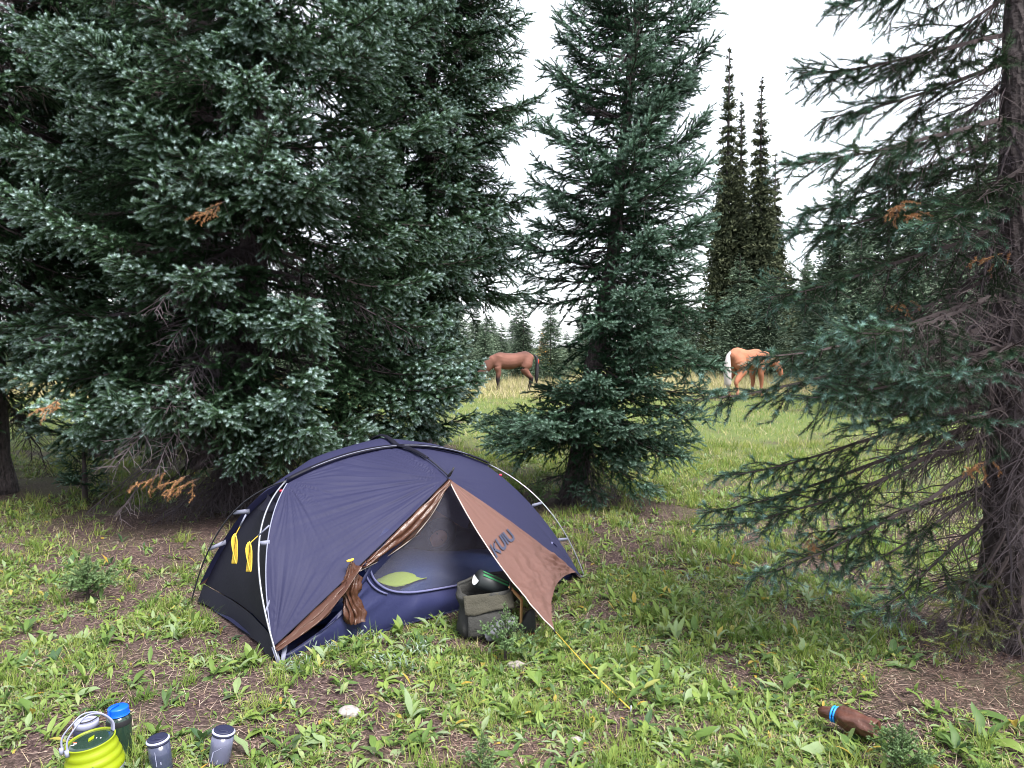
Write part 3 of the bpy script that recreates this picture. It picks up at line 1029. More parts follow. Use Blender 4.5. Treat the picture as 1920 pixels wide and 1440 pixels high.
FOOT = [tuple(p.xy) for p in (F0 + (F0 - B0).normalized() * 0.03, R0 + (R0 - L0).normalized() * 0.0, B0 + (B0 - F0).normalized() * 0.1, L0 + (L0 - R0).normalized() * 0.02)]
SMALL = [(gpx(185, 1462).xy, 0.115), (gpx(227, 1426).xy, 0.055), (gpx(166, 1420).xy, 0.055), (gpx(305, 1458).xy, 0.05), (gpx(412, 1438).xy, 0.052), (gpx(915, 1190).xy, 0.15), (gpx(1590, 1350).xy, 0.08)]


def vnoise(X, Y, s, seed):
    """smooth value noise"""
    rg = np.random.default_rng(seed)
    T = rg.random((256, 256))
    x, y = X * s + 500, Y * s + 500
    xi, yi = np.floor(x).astype(int), np.floor(y).astype(int)
    fx, fy = x - xi, y - yi
    fx, fy = fx * fx * (3 - 2 * fx), fy * fy * (3 - 2 * fy)
    g = lambda a, b: T[a % 256, b % 256]
    return (g(xi, yi) * (1 - fx) + g(xi + 1, yi) * fx) * (1 - fy) + (g(xi, yi + 1) * (1 - fx) + g(xi + 1, yi + 1) * fx) * fy


def fert(X, Y):
    """how thickly plants grow: thin on bare soil, under the trees, none under the tent"""
    d = 0.30 * vnoise(X, Y, 1.2, 1) + 0.35 * vnoise(X, Y, 3.6, 2) + 0.35 * vnoise(X, Y, 8.5, 3)
    d = np.clip((d - 0.35) * 3.4, 0.07, 1)
    for k, r in (('A', 1.7), ('B', 1.2), ('C', 1.6), ('D', 1.0), ('E', 0.75), ('R', 0.8)):
        x, y = TREES[k]
        if k == 'A':
            y -= 0.55
        q = np.hypot(X - x, Y - y)
        d = d * np.clip((q - r * 0.45) / (r * 0.6), 0.04, 1)
    q = np.hypot((X - 2.15) / 0.75, (Y - 3.55) / 0.42)          # duff patch by the near trunk
    d = d * np.clip((q - 0.45) / 0.7, 0.06, 1)
    q = np.hypot((X + 0.05) / 0.55, (Y - 3.05) / 0.2)           # bare soil at the bottom edge
    d = d * np.clip((q - 0.3) / 0.8, 0.2, 1)
    d = np.where(in_poly(X, Y, FOOT), 0, d)
    for (c, r) in SMALL:
        d = np.where(np.hypot(X - c[0], Y - c[1]) < r, 0, d)
    return d


def scatter(n, y0, y1, rg, margin=0.9, w=0.70):
    """points over the ground the camera sees, and a step to either side"""
    Y = np.sqrt(rg.random(n) * (y1 ** 2 - y0 ** 2) + y0 ** 2)
    X = (rg.random(n) * 2 - 1) * (Y * w + margin)
    return X, Y


def leaves(bx, by, bz, az, el, L, W, curl, var, rows=4, fold=0.25):
    """lance-shaped leaves: rows of left, midrib, right points"""
    n = len(bx)
    t = np.linspace(0, 1, rows + 1)
    wprof = np.interp(t, [0, 0.12, 0.5, 0.8, 1], [0.12, 0.35, 1.0, 0.62, 0.02])
    ca, sa = np.cos(az), np.sin(az)
    x = np.zeros(n)
    z = np.zeros(n)
    P = []
    for i, tt in enumerate(t):
        if i:
            e = el - curl * tt
            x = x + np.cos(e) * L / rows
            z = z + np.sin(e) * L / rows
        hw = W * wprof[i] / 2
        lift = hw * fold
        for s in (-1, 0, 1):
            P.append(np.stack([bx + ca * x - sa * s * hw, by + sa * x + ca * s * hw, bz + z + abs(s) * lift], 1))
    V = np.stack(P, 1).reshape(-1, 3)
    q = []
    for i in range(rows):
        a = i * 3
        q += [(a, a + 1, a + 4, a + 3), (a + 1, a + 2, a + 5, a + 4)]
    q = np.array(q)
    m = (rows + 1) * 3
    F = (q[None] + (np.arange(n) * m)[:, None, None]).reshape(-1, 4)
    return V, F, np.repeat(var, m)


def rosettes(X, Y, rg, k, size, rows, upright=0.0):
    n = len(X)
    cnt = rg.integers(k[0], k[1] + 1, n)
    i = np.repeat(np.arange(n), cnt)
    m = len(i)
    ps = size * (0.6 + 0.7 * rg.random(n))
    up = np.clip(upright + rg.normal(0, 0.28, n), -0.3, 0.9)
    pv = np.clip(rg.beta(2.2, 2.0, n) * 0.88, 0, 1)
    az = rg.random(m) * 2 * np.pi
    el = np.clip(0.50 + up[i] + rg.normal(0, 0.35, m), -0.05, 1.45)
    L = ps[i] * (0.55 + 0.6 * rg.random(m))
    W = L * (0.20 + 0.16 * rg.random(m))
    var = np.clip(pv[i] + rg.normal(0, 0.08, m), 0, 0.9)
    old = rg.random(m) < 0.02
    var = np.where(old, 0.92 + 0.08 * rg.random(m), var)
    x, y = X[i] + rg.normal(0, 0.008, m), Y[i] + rg.normal(0, 0.008, m)
    return leaves(x, y, hgt(X, Y)[i] + 0.002, az, el, L, W, rg.uniform(0.3, 1.5, m), var, rows)


def blades(X, Y, rg, h, w, var, flat=0.0, seg=2, z0=0.0):
    n = len(X)
    az = rg.random(n) * 2 * np.pi
    ln = h * (0.5 + rg.random(n))
    le = np.clip(np.abs(rg.normal(0.30, 0.25, n)) + flat, 0, 1.5)
    cu = rg.uniform(0.1, 0.9, n) * (1 - 0.7 * min(1, flat))
    sx, sy = -np.sin(az), np.cos(az)
    P = []
    x = np.zeros(n)
    z = np.zeros(n)
    for i in range(seg + 1):
        if i:
            a = np.clip(le + cu * i / seg, 0, 1.56)
            x = x + np.sin(a) * ln / seg
            z = z + np.cos(a) * ln / seg
        ww = w * (1 - i / seg) + 0.0003
        c = np.stack([X + np.cos(az) * x, Y + np.sin(az) * x, hgt(X, Y) + z0 + z], 1)
        s = np.stack([sx * ww / 2, sy * ww / 2, np.zeros(n)], 1)
        if i < seg:
            P += [c - s, c + s]
        else:
            P += [c]
    V = np.stack(P, 1).reshape(-1, 3)
    m = 2 * seg + 1
    off = (np.arange(n) * m)[:, None]
    FQ = [np.array([[2 * i, 2 * i + 1, 2 * i + 3, 2 * i + 2]]) + off for i in range(seg - 1)]
    FT = [np.array([[2 * seg - 2, 2 * seg - 1, 2 * seg]]) + off]
    return V, FQ + FT, np.repeat(var, m)


def joined(name, parts, mat, label, cat):
    VV, FF, AA, off = [], [], [], 0
    for V, F, a in parts:
        F = F if isinstance(F, list) else [F]
        VV.append(V)
        FF += [f + off for f in F]
        AA.append(a)
        off += len(V)
    o = link(name, fast_mesh(name, np.concatenate(VV), FF, [mat], attrs={'var': np.concatenate(AA)}, smooth=False))
    return tag(o, label, cat, kind='stuff')


def keep(X, Y, rg, p=1.0):
    k = rg.random(len(X)) < fert(X, Y) * p
    return X[k], Y[k]


def build_plants():
    rg = np.random.default_rng(61)
    parts = []
    X, Y = keep(*scatter(17000, 2.3, 5.6, rg), rg)
    parts.append(rosettes(X, Y, rg, (3, 7), 0.060, 4))
    X, Y = keep(*scatter(2000, 2.3, 5.6, rg), rg, 0.8)
    parts.append(rosettes(X, Y, rg, (4, 7), 0.100, 4, 0.40))
    X, Y = keep(*scatter(26000, 2.3, 5.2, rg), rg, 0.8)           # tiny clover-like leaves
    parts.append(rosettes(X, Y, rg, (2, 5), 0.035, 2))
    X, Y = keep(*scatter(30000, 5.6, 11.5, rg, 2.0), rg)
    parts.append(rosettes(X, Y, rg, (3, 6), 0.080, 2, 0.25))
    X, Y = keep(*scatter(20000, 11.5, 22, rg, 2.0), rg)
    parts.append(rosettes(X, Y, rg, (3, 5), 0.12, 1, 0.4))
    joined('leafy_ground_cover', parts, M['leaf'], 'low broad-leaved green plants covering the meadow floor', 'ground cover')
    # grass
    parts = []

    def gvar(n, X, Y, dry):
        v = 0.24 + 0.55 * rg.beta(2, 2, n) + 0.25 * (vnoise(X, Y, 0.6, 9) - 0.5)
        d = rg.random(n) < dry
        return np.clip(np.where(d, rg.uniform(0.8, 1.0, n), v), 0, 1)
    X, Y = keep(*scatter(90000, 2.3, 5.6, rg), rg)
    parts.append(blades(X, Y, rg, 0.050, 0.0035, gvar(len(X), X, Y, 0.32), 0.25, 3))
    cx, cy_ = keep(*scatter(900, 2.3, 6.5, rg), rg)               # tufts
    i = rg.integers(0, len(cx), 16000)
    X, Y = cx[i] + rg.normal(0, 0.025, len(i)), cy_[i] + rg.normal(0, 0.025, len(i))
    parts.append(blades(X, Y, rg, 0.10, 0.0040, np.clip(0.25 + 0.35 * rg.random(len(cx))[i] + rg.normal(0, 0.06, len(i)), 0, 1), 0.1, 3))
    cx, cy_ = keep(*scatter(5200, 5.8, 13, rg, 1.5), rg)          # yellow-green tufts of the middle meadow
    i = rg.integers(0, len(cx), 46000)
    X, Y = cx[i] + rg.normal(0, 0.03, len(i)), cy_[i] + rg.normal(0, 0.03, len(i))
    parts.append(blades(X, Y, rg, 0.12, 0.0055, np.clip(0.32 + 0.40 * rg.random(len(cx))[i] + rg.normal(0, 0.07, len(i)), 0, 1), 0.05, 2))
    X, Y = keep(*scatter(110000, 5.6, 11.5, rg, 2.0), rg)
    parts.append(blades(X, Y, rg, 0.075, 0.0055, gvar(len(X), X, Y, 0.26), 0.1, 2))
    X, Y = keep(*scatter(190000, 8.5, 30, rg, 3.0, 0.74), rg, 1.0)
    parts.append(blades(X, Y, rg, 0.12, 0.010, gvar(len(X), X, Y, 0.30), 0.0, 1))
    X, Y = scatter(70000, 24, 40, rg, 3.0, 0.74)                  # pale ripe grass round the horses
    parts.append(blades(X, Y, rg, 0.40, 0.018, np.clip(rg.normal(0.90, 0.07, len(X)), 0, 1), 0.0, 1))
    X, Y = scatter(30000, 40, 80, rg, 3.0, 0.74)
    parts.append(blades(X, Y, rg, 0.35, 0.05, np.clip(rg.normal(0.6, 0.15, len(X)), 0, 1), 0.0, 1))
    joined('grass', parts, M['grass'], 'thin green and straw-coloured grass of the meadow', 'grass')
    # litter: dry bits, dead blades, needles on the soil
    parts = []
    X, Y = scatter(52000, 2.3, 8.5, rg)
    k = ~in_poly(X, Y, FOOT)
    X, Y = X[k], Y[k]
    parts.append(blades(X, Y, rg, 0.022, 0.004, rg.beta(1.6, 1.6, len(X)), 1.25, 1, 0.004))
    X, Y = scatter(22000, 2.3, 7.5, rg)
    k = ~in_poly(X, Y, FOOT)
    X, Y = X[k], Y[k]
    parts.append(blades(X, Y, rg, 0.07, 0.003, rg.uniform(0.7, 1.0, len(X)), 1.15, 2, 0.006))
    n = 26000                                                     # needle duff under the trees
    for (c, s) in (((2.2, 3.6), 0.5), ((-2.85, 7.2), 1.0), ((0.63, 8.0), 0.6), ((0.0, 3.05), 0.35)):
        X, Y = rg.normal(c[0], s, n // 4), rg.normal(c[1], s * 0.7, n // 4)
        k = ~in_poly(X, Y, FOOT)
        parts.append(blades(X[k], Y[k], rg, 0.03, 0.0035, rg.beta(1.3, 2.0, k.sum()), 1.3, 1, 0.005))
    joined('leaf_litter', parts, M['litter'], 'brown dry needles and dead leaf bits lying on the soil', 'litter')
    # silvery sage-like sprigs
    parts = []
    for (x, y, s) in [(610, 1235, 0.10), (720, 1255, 0.12), (760, 1265, 0.1), (790, 1230, 0.09), (1150, 985, 0.3), (560, 1265, 0.08), (1300, 1090, 0.12), (700, 1215, 0.1)]:
        p = gpx(x, y)
        m = 44
        X, Y = rg.normal(p.x, s * 0.45, m), rg.normal(p.y, s * 0.4, m)
        parts.append(leaves(X, Y, hgt(X, Y) + rg.random(m) * 0.05, rg.random(m) * 6.28, rg.uniform(0.1, 1.3, m), rg.uniform(0.025, 0.05, m), rg.uniform(0.005, 0.010, m), rg.uniform(0, 0.6, m), rg.random(m), 2))
    joined('silvery_sprigs', parts, M['silver_leaf'], 'small silvery leafed sprigs growing beside the tent', 'sprigs')


build_plants()


# --- the bigger broad-leaved plants nearest the camera, each a plant with its leaves
def leaf_mesh(seed):
    rg = np.random.default_rng(seed)
    z = np.zeros(1)
    V, F, A = leaves(z, z, z, z, z + rg.uniform(0.1, 0.3), z + 1.0, z + rg.uniform(0.26, 0.36), z + rg.uniform(0.5, 1.1), z + rg.uniform(0.15, 0.72), 7, 0.3)
    V[:, 1] += 0.03 * np.sin(V[:, 0] * 9 + seed)
    V[:, 2] += 0.02 * np.sin(V[:, 0] * 14 + seed * 2)
    return fast_mesh('leaf', V, [F], [M['leaf']], attrs={'var': A}, smooth=True)


LEAF = [leaf_mesh(i) for i in range(8)]
YLEAF = fast_mesh('leaf', *(lambda V, F, A: (V, [F], [M['leaf']], None, {'var': A}))(*leaves(*(np.zeros(1),) * 4, np.array([0.2]), np.ones(1), np.array([0.3]), np.array([0.9]), np.array([0.97]), 6, 0.3)))
rp_ = np.random.default_rng(71)
spots = [(1470, 1290, 7, 0.13), (1525, 1215, 7, 0.15), (1560, 1400, 6, 0.17), (1650, 1385, 6, 0.18), (1605, 1425, 6, 0.15), (1790, 1420, 6, 0.17), (1850, 1405, 6, 0.16), (1905, 1380, 6, 0.17), (1380, 1300, 6, 0.12), (1300, 1390, 7, 0.14),
         (1190, 1380, 6, 0.14), (1400, 1385, 7, 0.13), (1120, 1290, 6, 0.11), (1250, 1260, 7, 0.12), (1010, 1330, 6, 0.11), (700, 1410, 6, 0.13), (620, 1400, 6, 0.12), (540, 1300, 6, 0.11), (440, 1250, 8, 0.13), (400, 1265, 7, 0.12),
         (250, 1290, 7, 0.12), (130, 1310, 7, 0.13), (60, 1340, 6, 0.13), (30, 1250, 7, 0.12), (540, 1420, 6, 0.12), (470, 1430, 6, 0.12), (860, 1300, 7, 0.11), (900, 1280, 6, 0.11), (780, 1330, 6, 0.11), (1130, 1180, 7, 0.12),
         (1210, 1150, 8, 0.12), (1340, 1170, 7, 0.12), (1430, 1130, 7, 0.12), (1420, 1240, 7, 0.12), (1590, 1250, 6, 0.14), (1640, 1190, 7, 0.14), (1700, 1260, 5, 0.12), (330, 1200, 7, 0.11), (190, 1210, 7, 0.11), (90, 1180, 7, 0.11),
         (1740, 1345, 4, 0.12), (1510, 1440, 6, 0.14), (1720, 1430, 6, 0.15), (1280, 1320, 6, 0.12), (1070, 1420, 6, 0.12), (960, 1420, 6, 0.11), (1460, 1360, 6, 0.12), (1340, 1440, 6, 0.13), (760, 1400, 5, 0.12), (640, 1300, 6, 0.10)]
for (x, y, k, s) in spots:
    p = gpx(x, y)
    p.z = gz(p.x, p.y)
    root = empty('broadleaf_plant', p, 'low green plant with long pointed leaves in the foreground meadow', 'plant', 'broad-leaved foreground plants', rz=rp_.random() * 6.28)
    for j in range(k):
        me = LEAF[int(rp_.integers(8))] if rp_.random() > 0.04 else YLEAF
        sc = s * rp_.uniform(0.6, 1.05)
        link('leaf', me, root, (rp_.normal(0, 0.008), rp_.normal(0, 0.008), 0.0), (rp_.normal(0, 0.3), -rp_.uniform(-0.05, 1.0), j * 2.399 + rp_.normal(0, 0.3)), (sc, sc * rp_.uniform(0.8, 1.15), sc))

# --- stones
M['stone'] = plain('stone', (0.28, 0.25, 0.25), 0.9, var=0.4, scale=40, bump=0.6)
for (x, y, s, lb) in [(968, 1240, 0.045, 'pale grey stone in the soil below the green seedling'), (655, 1345, 0.05, 'flat grey stone among leaves at the bottom centre'), (1080, 1385, 0.03, 'small round pale stone in the bare soil near the bottom edge')]:
    p = gpx(x, y)
    bm = bmesh.new()
    bmesh.ops.create_icosphere(bm, subdivisions=3, radius=1)
    for v in bm.verts:
        v.co = v.co * (1 + 0.25 * noise.noise(v.co * 1.3 + Vector((x, 0, 0))))
        v.co = Vector((v.co.x * s, v.co.y * s * 0.8, v.co.z * s * 0.45))
    me = bpy.data.meshes.new('stone')
    bm.to_mesh(me)
    bm.free()
    me.materials.append(M['stone'])
    tag(link('stone', me, None, (p.x, p.y, gz(p.x, p.y) + s * 0.15)), lb, 'stone')

# ------------------------------------------------------------------ tent
tent = empty('tent', (TENT_C.x, TENT_C.y, 0), 'purple-grey dome tent with brown door flaps, pitched on the meadow', 'tent')


def V3(p, z):
    return Vector((p.x, p.y, z))


HUB1 = V3(TENT_C - U * 0.79, 0.835)
HUB2 = V3(TENT_C + U * 0.79, 0.78)
CTR = V3(TENT_C, 0.975)
A0 = px(840, 897, 4.70)                       # front end of the cross pole
BK = V3(TENT_C - N * 0.56, 0.855)             # its rear end
FC = px(512, 1213, 3.95)                      # fly corners above the feet
RC = px(1088, 1080, 5.33)
LC = V3(L0 + (TENT_C - L0) * 0.04, 0.12)
BC = V3(B0 + (TENT_C - B0) * 0.04, 0.12)
VC = px(1038, 1181, 4.13)                     # staked tip of the front door
V2 = V3(TENT_C - N * 1.15, 0.08)


def lin(a, b):
    return lambda t: a.lerp(b, t)


def bow(a, b, off):
    """curve from a to b through the middle moved by off"""
    c = (a + b) / 2 + off * 2
    return lambda t: a * (1 - t) ** 2 + c * 2 * t * (1 - t) + b * t ** 2


def ridge(t):                                  # HUB1 .. HUB2
    p = HUB1.lerp(HUB2, t)
    return V3(p, 0.835 + 0.615 * t - 0.67 * t * t)


Z = Vector((0, 0, 1))
leg = {'F': bow(HUB1, F0, Vector((-0.105, -0.02, 0.10))), 'L': bow(HUB1, L0, Vector((-0.06, 0.03, 0.12))),
       'R': bow(HUB2, R0, Vector((0.05, -0.01, 0.08))), 'B': bow(HUB2, B0, Vector((0.05, 0.03, 0.10)))}


def coons(b, t, l, r, nu, nv):
    P = []
    c00, c10, c01, c11 = b(0), b(1), t(0), t(1)
    for j in range(nv + 1):
        v = j / nv
        row = []
        for i in range(nu + 1):
            u = i / nu
            q = b(u) * (1 - v) + t(u) * v + l(v) * (1 - u) + r(v) * u - (c00 * (1 - u) * (1 - v) + c10 * u * (1 - v) + c01 * (1 - u) * v + c11 * u * v)
            row.append(q)
        P.append(row)
    return P


def normals_of(P):
    r, c = len(P), len(P[0])
    return [[((P[j][min(i + 1, c - 1)] - P[j][max(i - 1, 0)]).cross(P[min(j + 1, r - 1)][i] - P[max(j - 1, 0)][i])).normalized() for i in range(c)] for j in range(r)]


def wrinkle(P, f):
    """move each point along the surface normal by f(u, v, point)"""
    Nn = normals_of(P)
    r, c = len(P), len(P[0])
    return [[P[j][i] + Nn[j][i] * f(i / (c - 1), j / (r - 1), P[j][i]) for i in range(c)] for j in range(r)]


def fan(p, origin, axis, k, amp, reach, power=1.0):
    """pleats that run out from a pulled corner and die away"""
    d = p - origin
    r = d.length
    a = math.atan2(d.dot(axis[1]), d.dot(axis[0]))
    g = 0.35 - 1.4 * abs(noise.noise(Vector((a * k * 0.6, r * 0.9, origin.x))))          # sharp creases between flat runs
    g2 = noise.noise(Vector((a * k * 2.0, r * 1.4, origin.y + 3)))
    return amp * (g + 0.6 * g2) * math.exp(-(r / reach) ** 2) * min(1, r / 0.12) ** power


axF = (U, Z)


def wrF(u, v, p):
    w = fan(p, A0, axF, 26, 0.0150, 0.72) + fan(p, FC, axF, 22, 0.012, 0.40) + fan(p, HUB1, axF, 24, 0.010, 0.32)
    w += 0.006 * noise.noise(Vector((p.x * 5, p.y * 5, p.z * 7)))
    e = min(u, v, 1 - v, 1 - u)
    return w * min(1, e / 0.03)


legFf = bow(FC, HUB1 + Vector((0.01, -0.01, -0.01)), Vector((-0.065, -0.03, 0.075)))
edgeFA = bow(FC, A0, Vector((0.0, 0.0, 0.012)) + N * 0.03)
browF = bow(A0, CTR, Vector((0, 0, 0.035)))
browB = bow(BK, CTR, Vector((0, 0, 0.035)))
P1 = wrinkle(coons(edgeFA, lambda t: ridge(t * 0.5), legFf, browF, 170, 130), wrF)
fly1 = MB().grid(P1).build('fly_front_panel', M['fly'], tent)
fly1['label'] = 'large purple-grey front fly panel'
edgeAR = bow(A0, RC, N * 0.03)
legRf = bow(RC, HUB2 + Vector((-0.01, 0, -0.01)), Vector((0.03, -0.02, 0.065)))


def wrR(u, v, p):
    w = fan(p, A0, axF, 22, 0.007, 0.6) + fan(p, RC, axF, 10, 0.010, 0.5) + 0.004 * noise.noise(Vector((p.x * 5, p.y * 5, p.z * 7)))
    return w * min(1, min(u, v, 1 - v, 1 - u) / 0.03)


MB().tube([legFf(t / 30) + Vector((0, -0.002, 0.002)) for t in range(31)], 0.0035, 6).build('seam', M['webbing'], tent)
MB().tube([edgeFA(t / 30) + N * 0.003 for t in range(31)], 0.003, 5).build('seam', M['fly_dark'], tent)
P2 = wrinkle(coons(edgeAR, lambda t: ridge(0.5 + t * 0.5), browF, legRf, 70, 60), wrR)
MB().grid(P2).build('fly_side_panel', M['fly'], tent)['label'] = 'lighter side fly panel'
legLf = bow(LC, HUB1, Vector((-0.02, 0.03, 0.09)))
legBf = bow(BC, HUB2, Vector((0.02, 0.03, 0.08)))
edgeLK = bow(LC, BK, N * -0.03)
edgeKB = bow(BK, BC, N * -0.03)
wrB = lambda u, v, p: 0.006 * noise.noise(p * 5) * min(1, min(u, v, 1 - v, 1 - u) / 0.05)
def roof_bulge(P, flip):
    r, c = len(P), len(P[0])
    for j in range(r):
        for i in range(c):
            u, v = i / (c - 1), j / (r - 1)
            if flip:
                u = 1 - u
            k = math.sin(math.pi * v ** 1.7) * min(1, 0.2 + u * 2.0) * (1 - 0.40 * u * u)
            P[j][i] = P[j][i] + Z * (0.090 * k) - N * (0.025 * k)
    return P


MB().grid(wrinkle(roof_bulge(coons(edgeLK, lambda t: ridge(t * 0.5), legLf, browB, 60, 44), False), wrB)).build('fly_back_panel', M['fly'], tent)
MB().grid(wrinkle(roof_bulge(coons(edgeKB, lambda t: ridge(0.5 + t * 0.5), browB, legBf, 60, 44), True), wrB)).build('fly_back_panel', M['fly'], tent)
# rear door, closed
MB().grid(coons(lin(LC, V2), lin(BK, BK + Vector((0.002, 0, 0))), edgeLK, lin(V2, BK), 16, 20)).build('rear_door', M['brown'], tent)
MB().grid(coons(lin(V2, BC), lin(BK + Vector((0.002, 0, 0)), BK + Vector((0.004, 0, 0))), lin(V2, BK), lambda t: edgeKB(1 - t), 16, 20)).build('rear_door', M['brown'], tent)
# dark end walls between each pair of legs
insF = lambda t: legFf(t) + U * 0.035 + Vector((0, 0, -0.0))
insL = lambda t: legLf(t) + U * 0.035


def end_wall(lo_a, lo_b, sa, sb, hub, sg, name):
    rows = []
    for j in range(31):
        v = j / 30
        a, b = sa(v), sb(v)
        row = []
        for i in range(25):
            u = i / 24
            p = a.lerp(b, u) + U * (sg * 0.05 * math.sin(math.pi * u) * (1 - v))
            row.append(p + U * (0.006 * noise.noise(p * 6)))
        rows.append(row)
    # skirt down to the ground
    low = [[p.copy() for p in rows[0]], None]
    skirt = [[V3(p + U * (0.05 * -sg), 0.005 + 0.02 * math.sin(9 * k / 24)) for k, p in enumerate(rows[0])], [p + U * (0.008 * -sg) for p in rows[0]]]
    MB().grid(rows).build(name, M['fly_dark'], tent)
    MB().grid(skirt).build('tub_wall', M['fly_dark'], tent)


end_wall(FC, LC, insF, insL, HUB1, 1, 'end_wall')
end_wall(RC, BC, lambda t: legRf(t) - U * 0.03, lambda t: legBf(t) - U * 0.03, HUB2, -1, 'end_wall')
# small visor at the top of the end wall
vis = [[(insF(0.80).lerp(insL(0.80), i / 12)) - U * (0.03 + 0.09 * k * math.sin(math.pi * i / 12)) - Z * (0.05 * k) for i in range(13)] for k in (0, 0.5, 1)]
MB().grid(vis).build('vent_visor', M['fly_dark'], tent, solid=0.002)

# poles
for key, mt, rr in (('F', 'pole_light', 0.0052), ('L', 'pole_dark', 0.005), ('R', 'pole_light', 0.0042), ('B', 'pole_dark', 0.006)):
    off = {'F': Vector((-0.02, -0.01, 0.01)), 'L': Vector((-0.02, 0, 0.015)), 'R': Vector((0.03, -0.01, 0.012)), 'B': Vector((0.03, 0.01, 0.01))}[key]
    pts = [leg[key](t / 30) + off * math.sin(math.pi * min(1, t / 30 * 1.0)) + Vector((0, 0, 0.004)) for t in range(31)]
    pts[-1] = leg[key](1) + Vector((0, 0, -0.02))
    MB().tube(pts, rr, 8).build('pole', M[mt], tent)
# sleeves: dark ribbons over the ridge and the cross pole
def ribbon(cur, half, drop, lift, name, mat, nseg=40, side=None):
    rows = [[], [], [], [], []]
    for i in range(nseg + 1):
        t = i / nseg
        p = cur(t)
        d = (cur(min(1, t + 0.01)) - cur(max(0, t - 0.01))).normalized()
        s = d.cross(Z).normalized()
        for k, q in enumerate((-1, -0.5, 0, 0.5, 1)):
            w = half * (0.55 + 0.45 * math.sin(math.pi * t))
            rows[k].append(p + s * (w * q) + Z * (lift - drop * q * q))
    return MB().grid(rows).build(name, mat, tent, solid=0.0015)


ribbon(lambda t: ridge(t), 0.034, 0.014, 0.022, 'ridge_sleeve', M['fly_dark'])
ribbon(lambda t: (browB(0.35 + 0.65 * t / 0.5) + Z * (0.054 * math.sin(math.pi * (0.35 + 1.3 * t) ** 1.7)) - N * (0.015 * math.sin(math.pi * (0.35 + 1.3 * t) ** 1.7)) if t < 0.5 else browF(1 - (t - 0.5) / 0.5 * 0.62)), 0.022, 0.012, 0.026, 'cross_sleeve', M['fly_dark'])
MB().tube([browF(1 - t / 12 * 1.0) + Z * 0.017 for t in range(7, 13)] + [A0 + N * 0.045 + Z * 0.055], 0.005, 6).build('cross_pole', M['pole_dark'], tent)
MB().tube([ridge(t / 30) + Z * 0.016 + N * 0.021 for t in range(3, 27)], 0.0022, 6).build('ridge_piping', M['webbing'], tent)
MB().tube([A0 + Z * 0.01, A0 + N * 0.02 + Z * 0.02, A0 + N * 0.035 + U * 0.02 + Z * 0.07], 0.006, 6).build('strap', M['black'], tent)
# clips from fly to the front leg pole
for t in (0.47, 0.80):
    a = leg['F'](t) + Vector((-0.02, -0.01, 0.01)) * math.sin(math.pi * t)
    b = legFf(1 - t) + Vector((0.012, 0, 0))
    MB().grid([[a + Z * 0.012, b + Z * 0.016], [a - Z * 0.010, b - Z * 0.014]]).build('pole_clip', M['webbing'], tent, solid=0.004)
for t in (0.42, 0.7):
    a = leg['L'](t) + Vector((-0.02, 0, 0.015))
    b = legLf(1 - t) + U * 0.02
    MB().grid([[a + Z * 0.012, b + Z * 0.016], [a - Z * 0.010, b - Z * 0.014]]).build('pole_clip', M['webbing'], tent, solid=0.004)
for t in (0.45, 0.74):
    a = leg['R'](t) + Vector((0.03, -0.01, 0.012)) * math.sin(math.pi * t)
    b = legRf(1 - t)
    MB().grid([[a + Z * 0.010, b + Z * 0.012], [a - Z * 0.008, b - Z * 0.012]]).build('pole_clip', M['webbing'], tent, solid=0.004)
# webbing at the feet
for p, q in ((FC + Vector((0.005, 0, 0)), F0), (FC + Vector((0.055, 0.03, 0.0)), F0 + Vector((0.01, 0, 0))), (RC, R0)):
    s = Vector((0.012, 0.004, 0))
    MB().grid([[p - s, p + s], [q - s * 0.8, q + s * 0.8]]).build('foot_strap', M['webbing'], tent, solid=0.003)
MB().box(HUB1 + Vector((-0.02, -0.03, -0.05)), (0.022, 0.012, 0.014)).build('red_tab', M['red'], tent)
MB().box(HUB2 + Vector((0.09, -0.05, -0.07)), (0.022, 0.012, 0.014)).build('red_tab', M['red'], tent)

# right front door, stretched to its stake
WC = px(1080, 1073, 5.12)
dl = bow(A0, VC, Vector((-0.03, -0.03, -0.02)))              # free edge
dr = bow(A0, WC, N * 0.03 + Z * 0.01)                         # seam along the fly
db = bow(VC, WC, (A0 - (VC + WC) / 2) * 0.09)


def door_pt(u, v):
    """u across from free edge to seam, v from the apex down"""
    a, b = dl(v), dr(v)
    s = db(u) - VC.lerp(WC, u)
    return a.lerp(b, u) + s * v ** 3


ax2 = ((VC - A0).normalized(), (WC - A0).normalized())


def wrD(u, v, p):
    w = fan(p, WC, ax2, 11, 0.050, 0.34) + fan(p, A0, ax2, 9, 0.008, 0.5) + fan(p, VC, ax2, 6, 0.012, 0.3)
    q = Vector((p.x * 7, p.y * 7, p.z * 7))
    m = max(0, min(1, (v - 0.55) / 0.25))
    w += m * (0.016 * noise.noise(q) + 0.014 * noise.noise(q * 2.3) + 0.007 * noise.noise(q * 5)) + 0.003 * noise.noise(q * 1.5)
    w += 0.018 * math.exp(-((u - 0.86) / 0.05) ** 2) * math.sin(math.pi * min(1, v)) * -1
    return w * min(1, min(u + 0.02, v, 1.02 - v, 1.02 - u) / 0.05)


Pd = [[door_pt(i / 60, 0.001 + 0.999 * j / 90) for i in range(61)] for j in range(91)]
PdW = wrinkle(Pd, wrD)
door = MB().grid(PdW).build('door_flap', M['brown'], tent)
door['label'] = 'brown door flap staked out'
MB().tube([PdW[j][0] for j in range(2, 91, 2)], 0.0038, 5).build('door_zip', M['zip'], door)


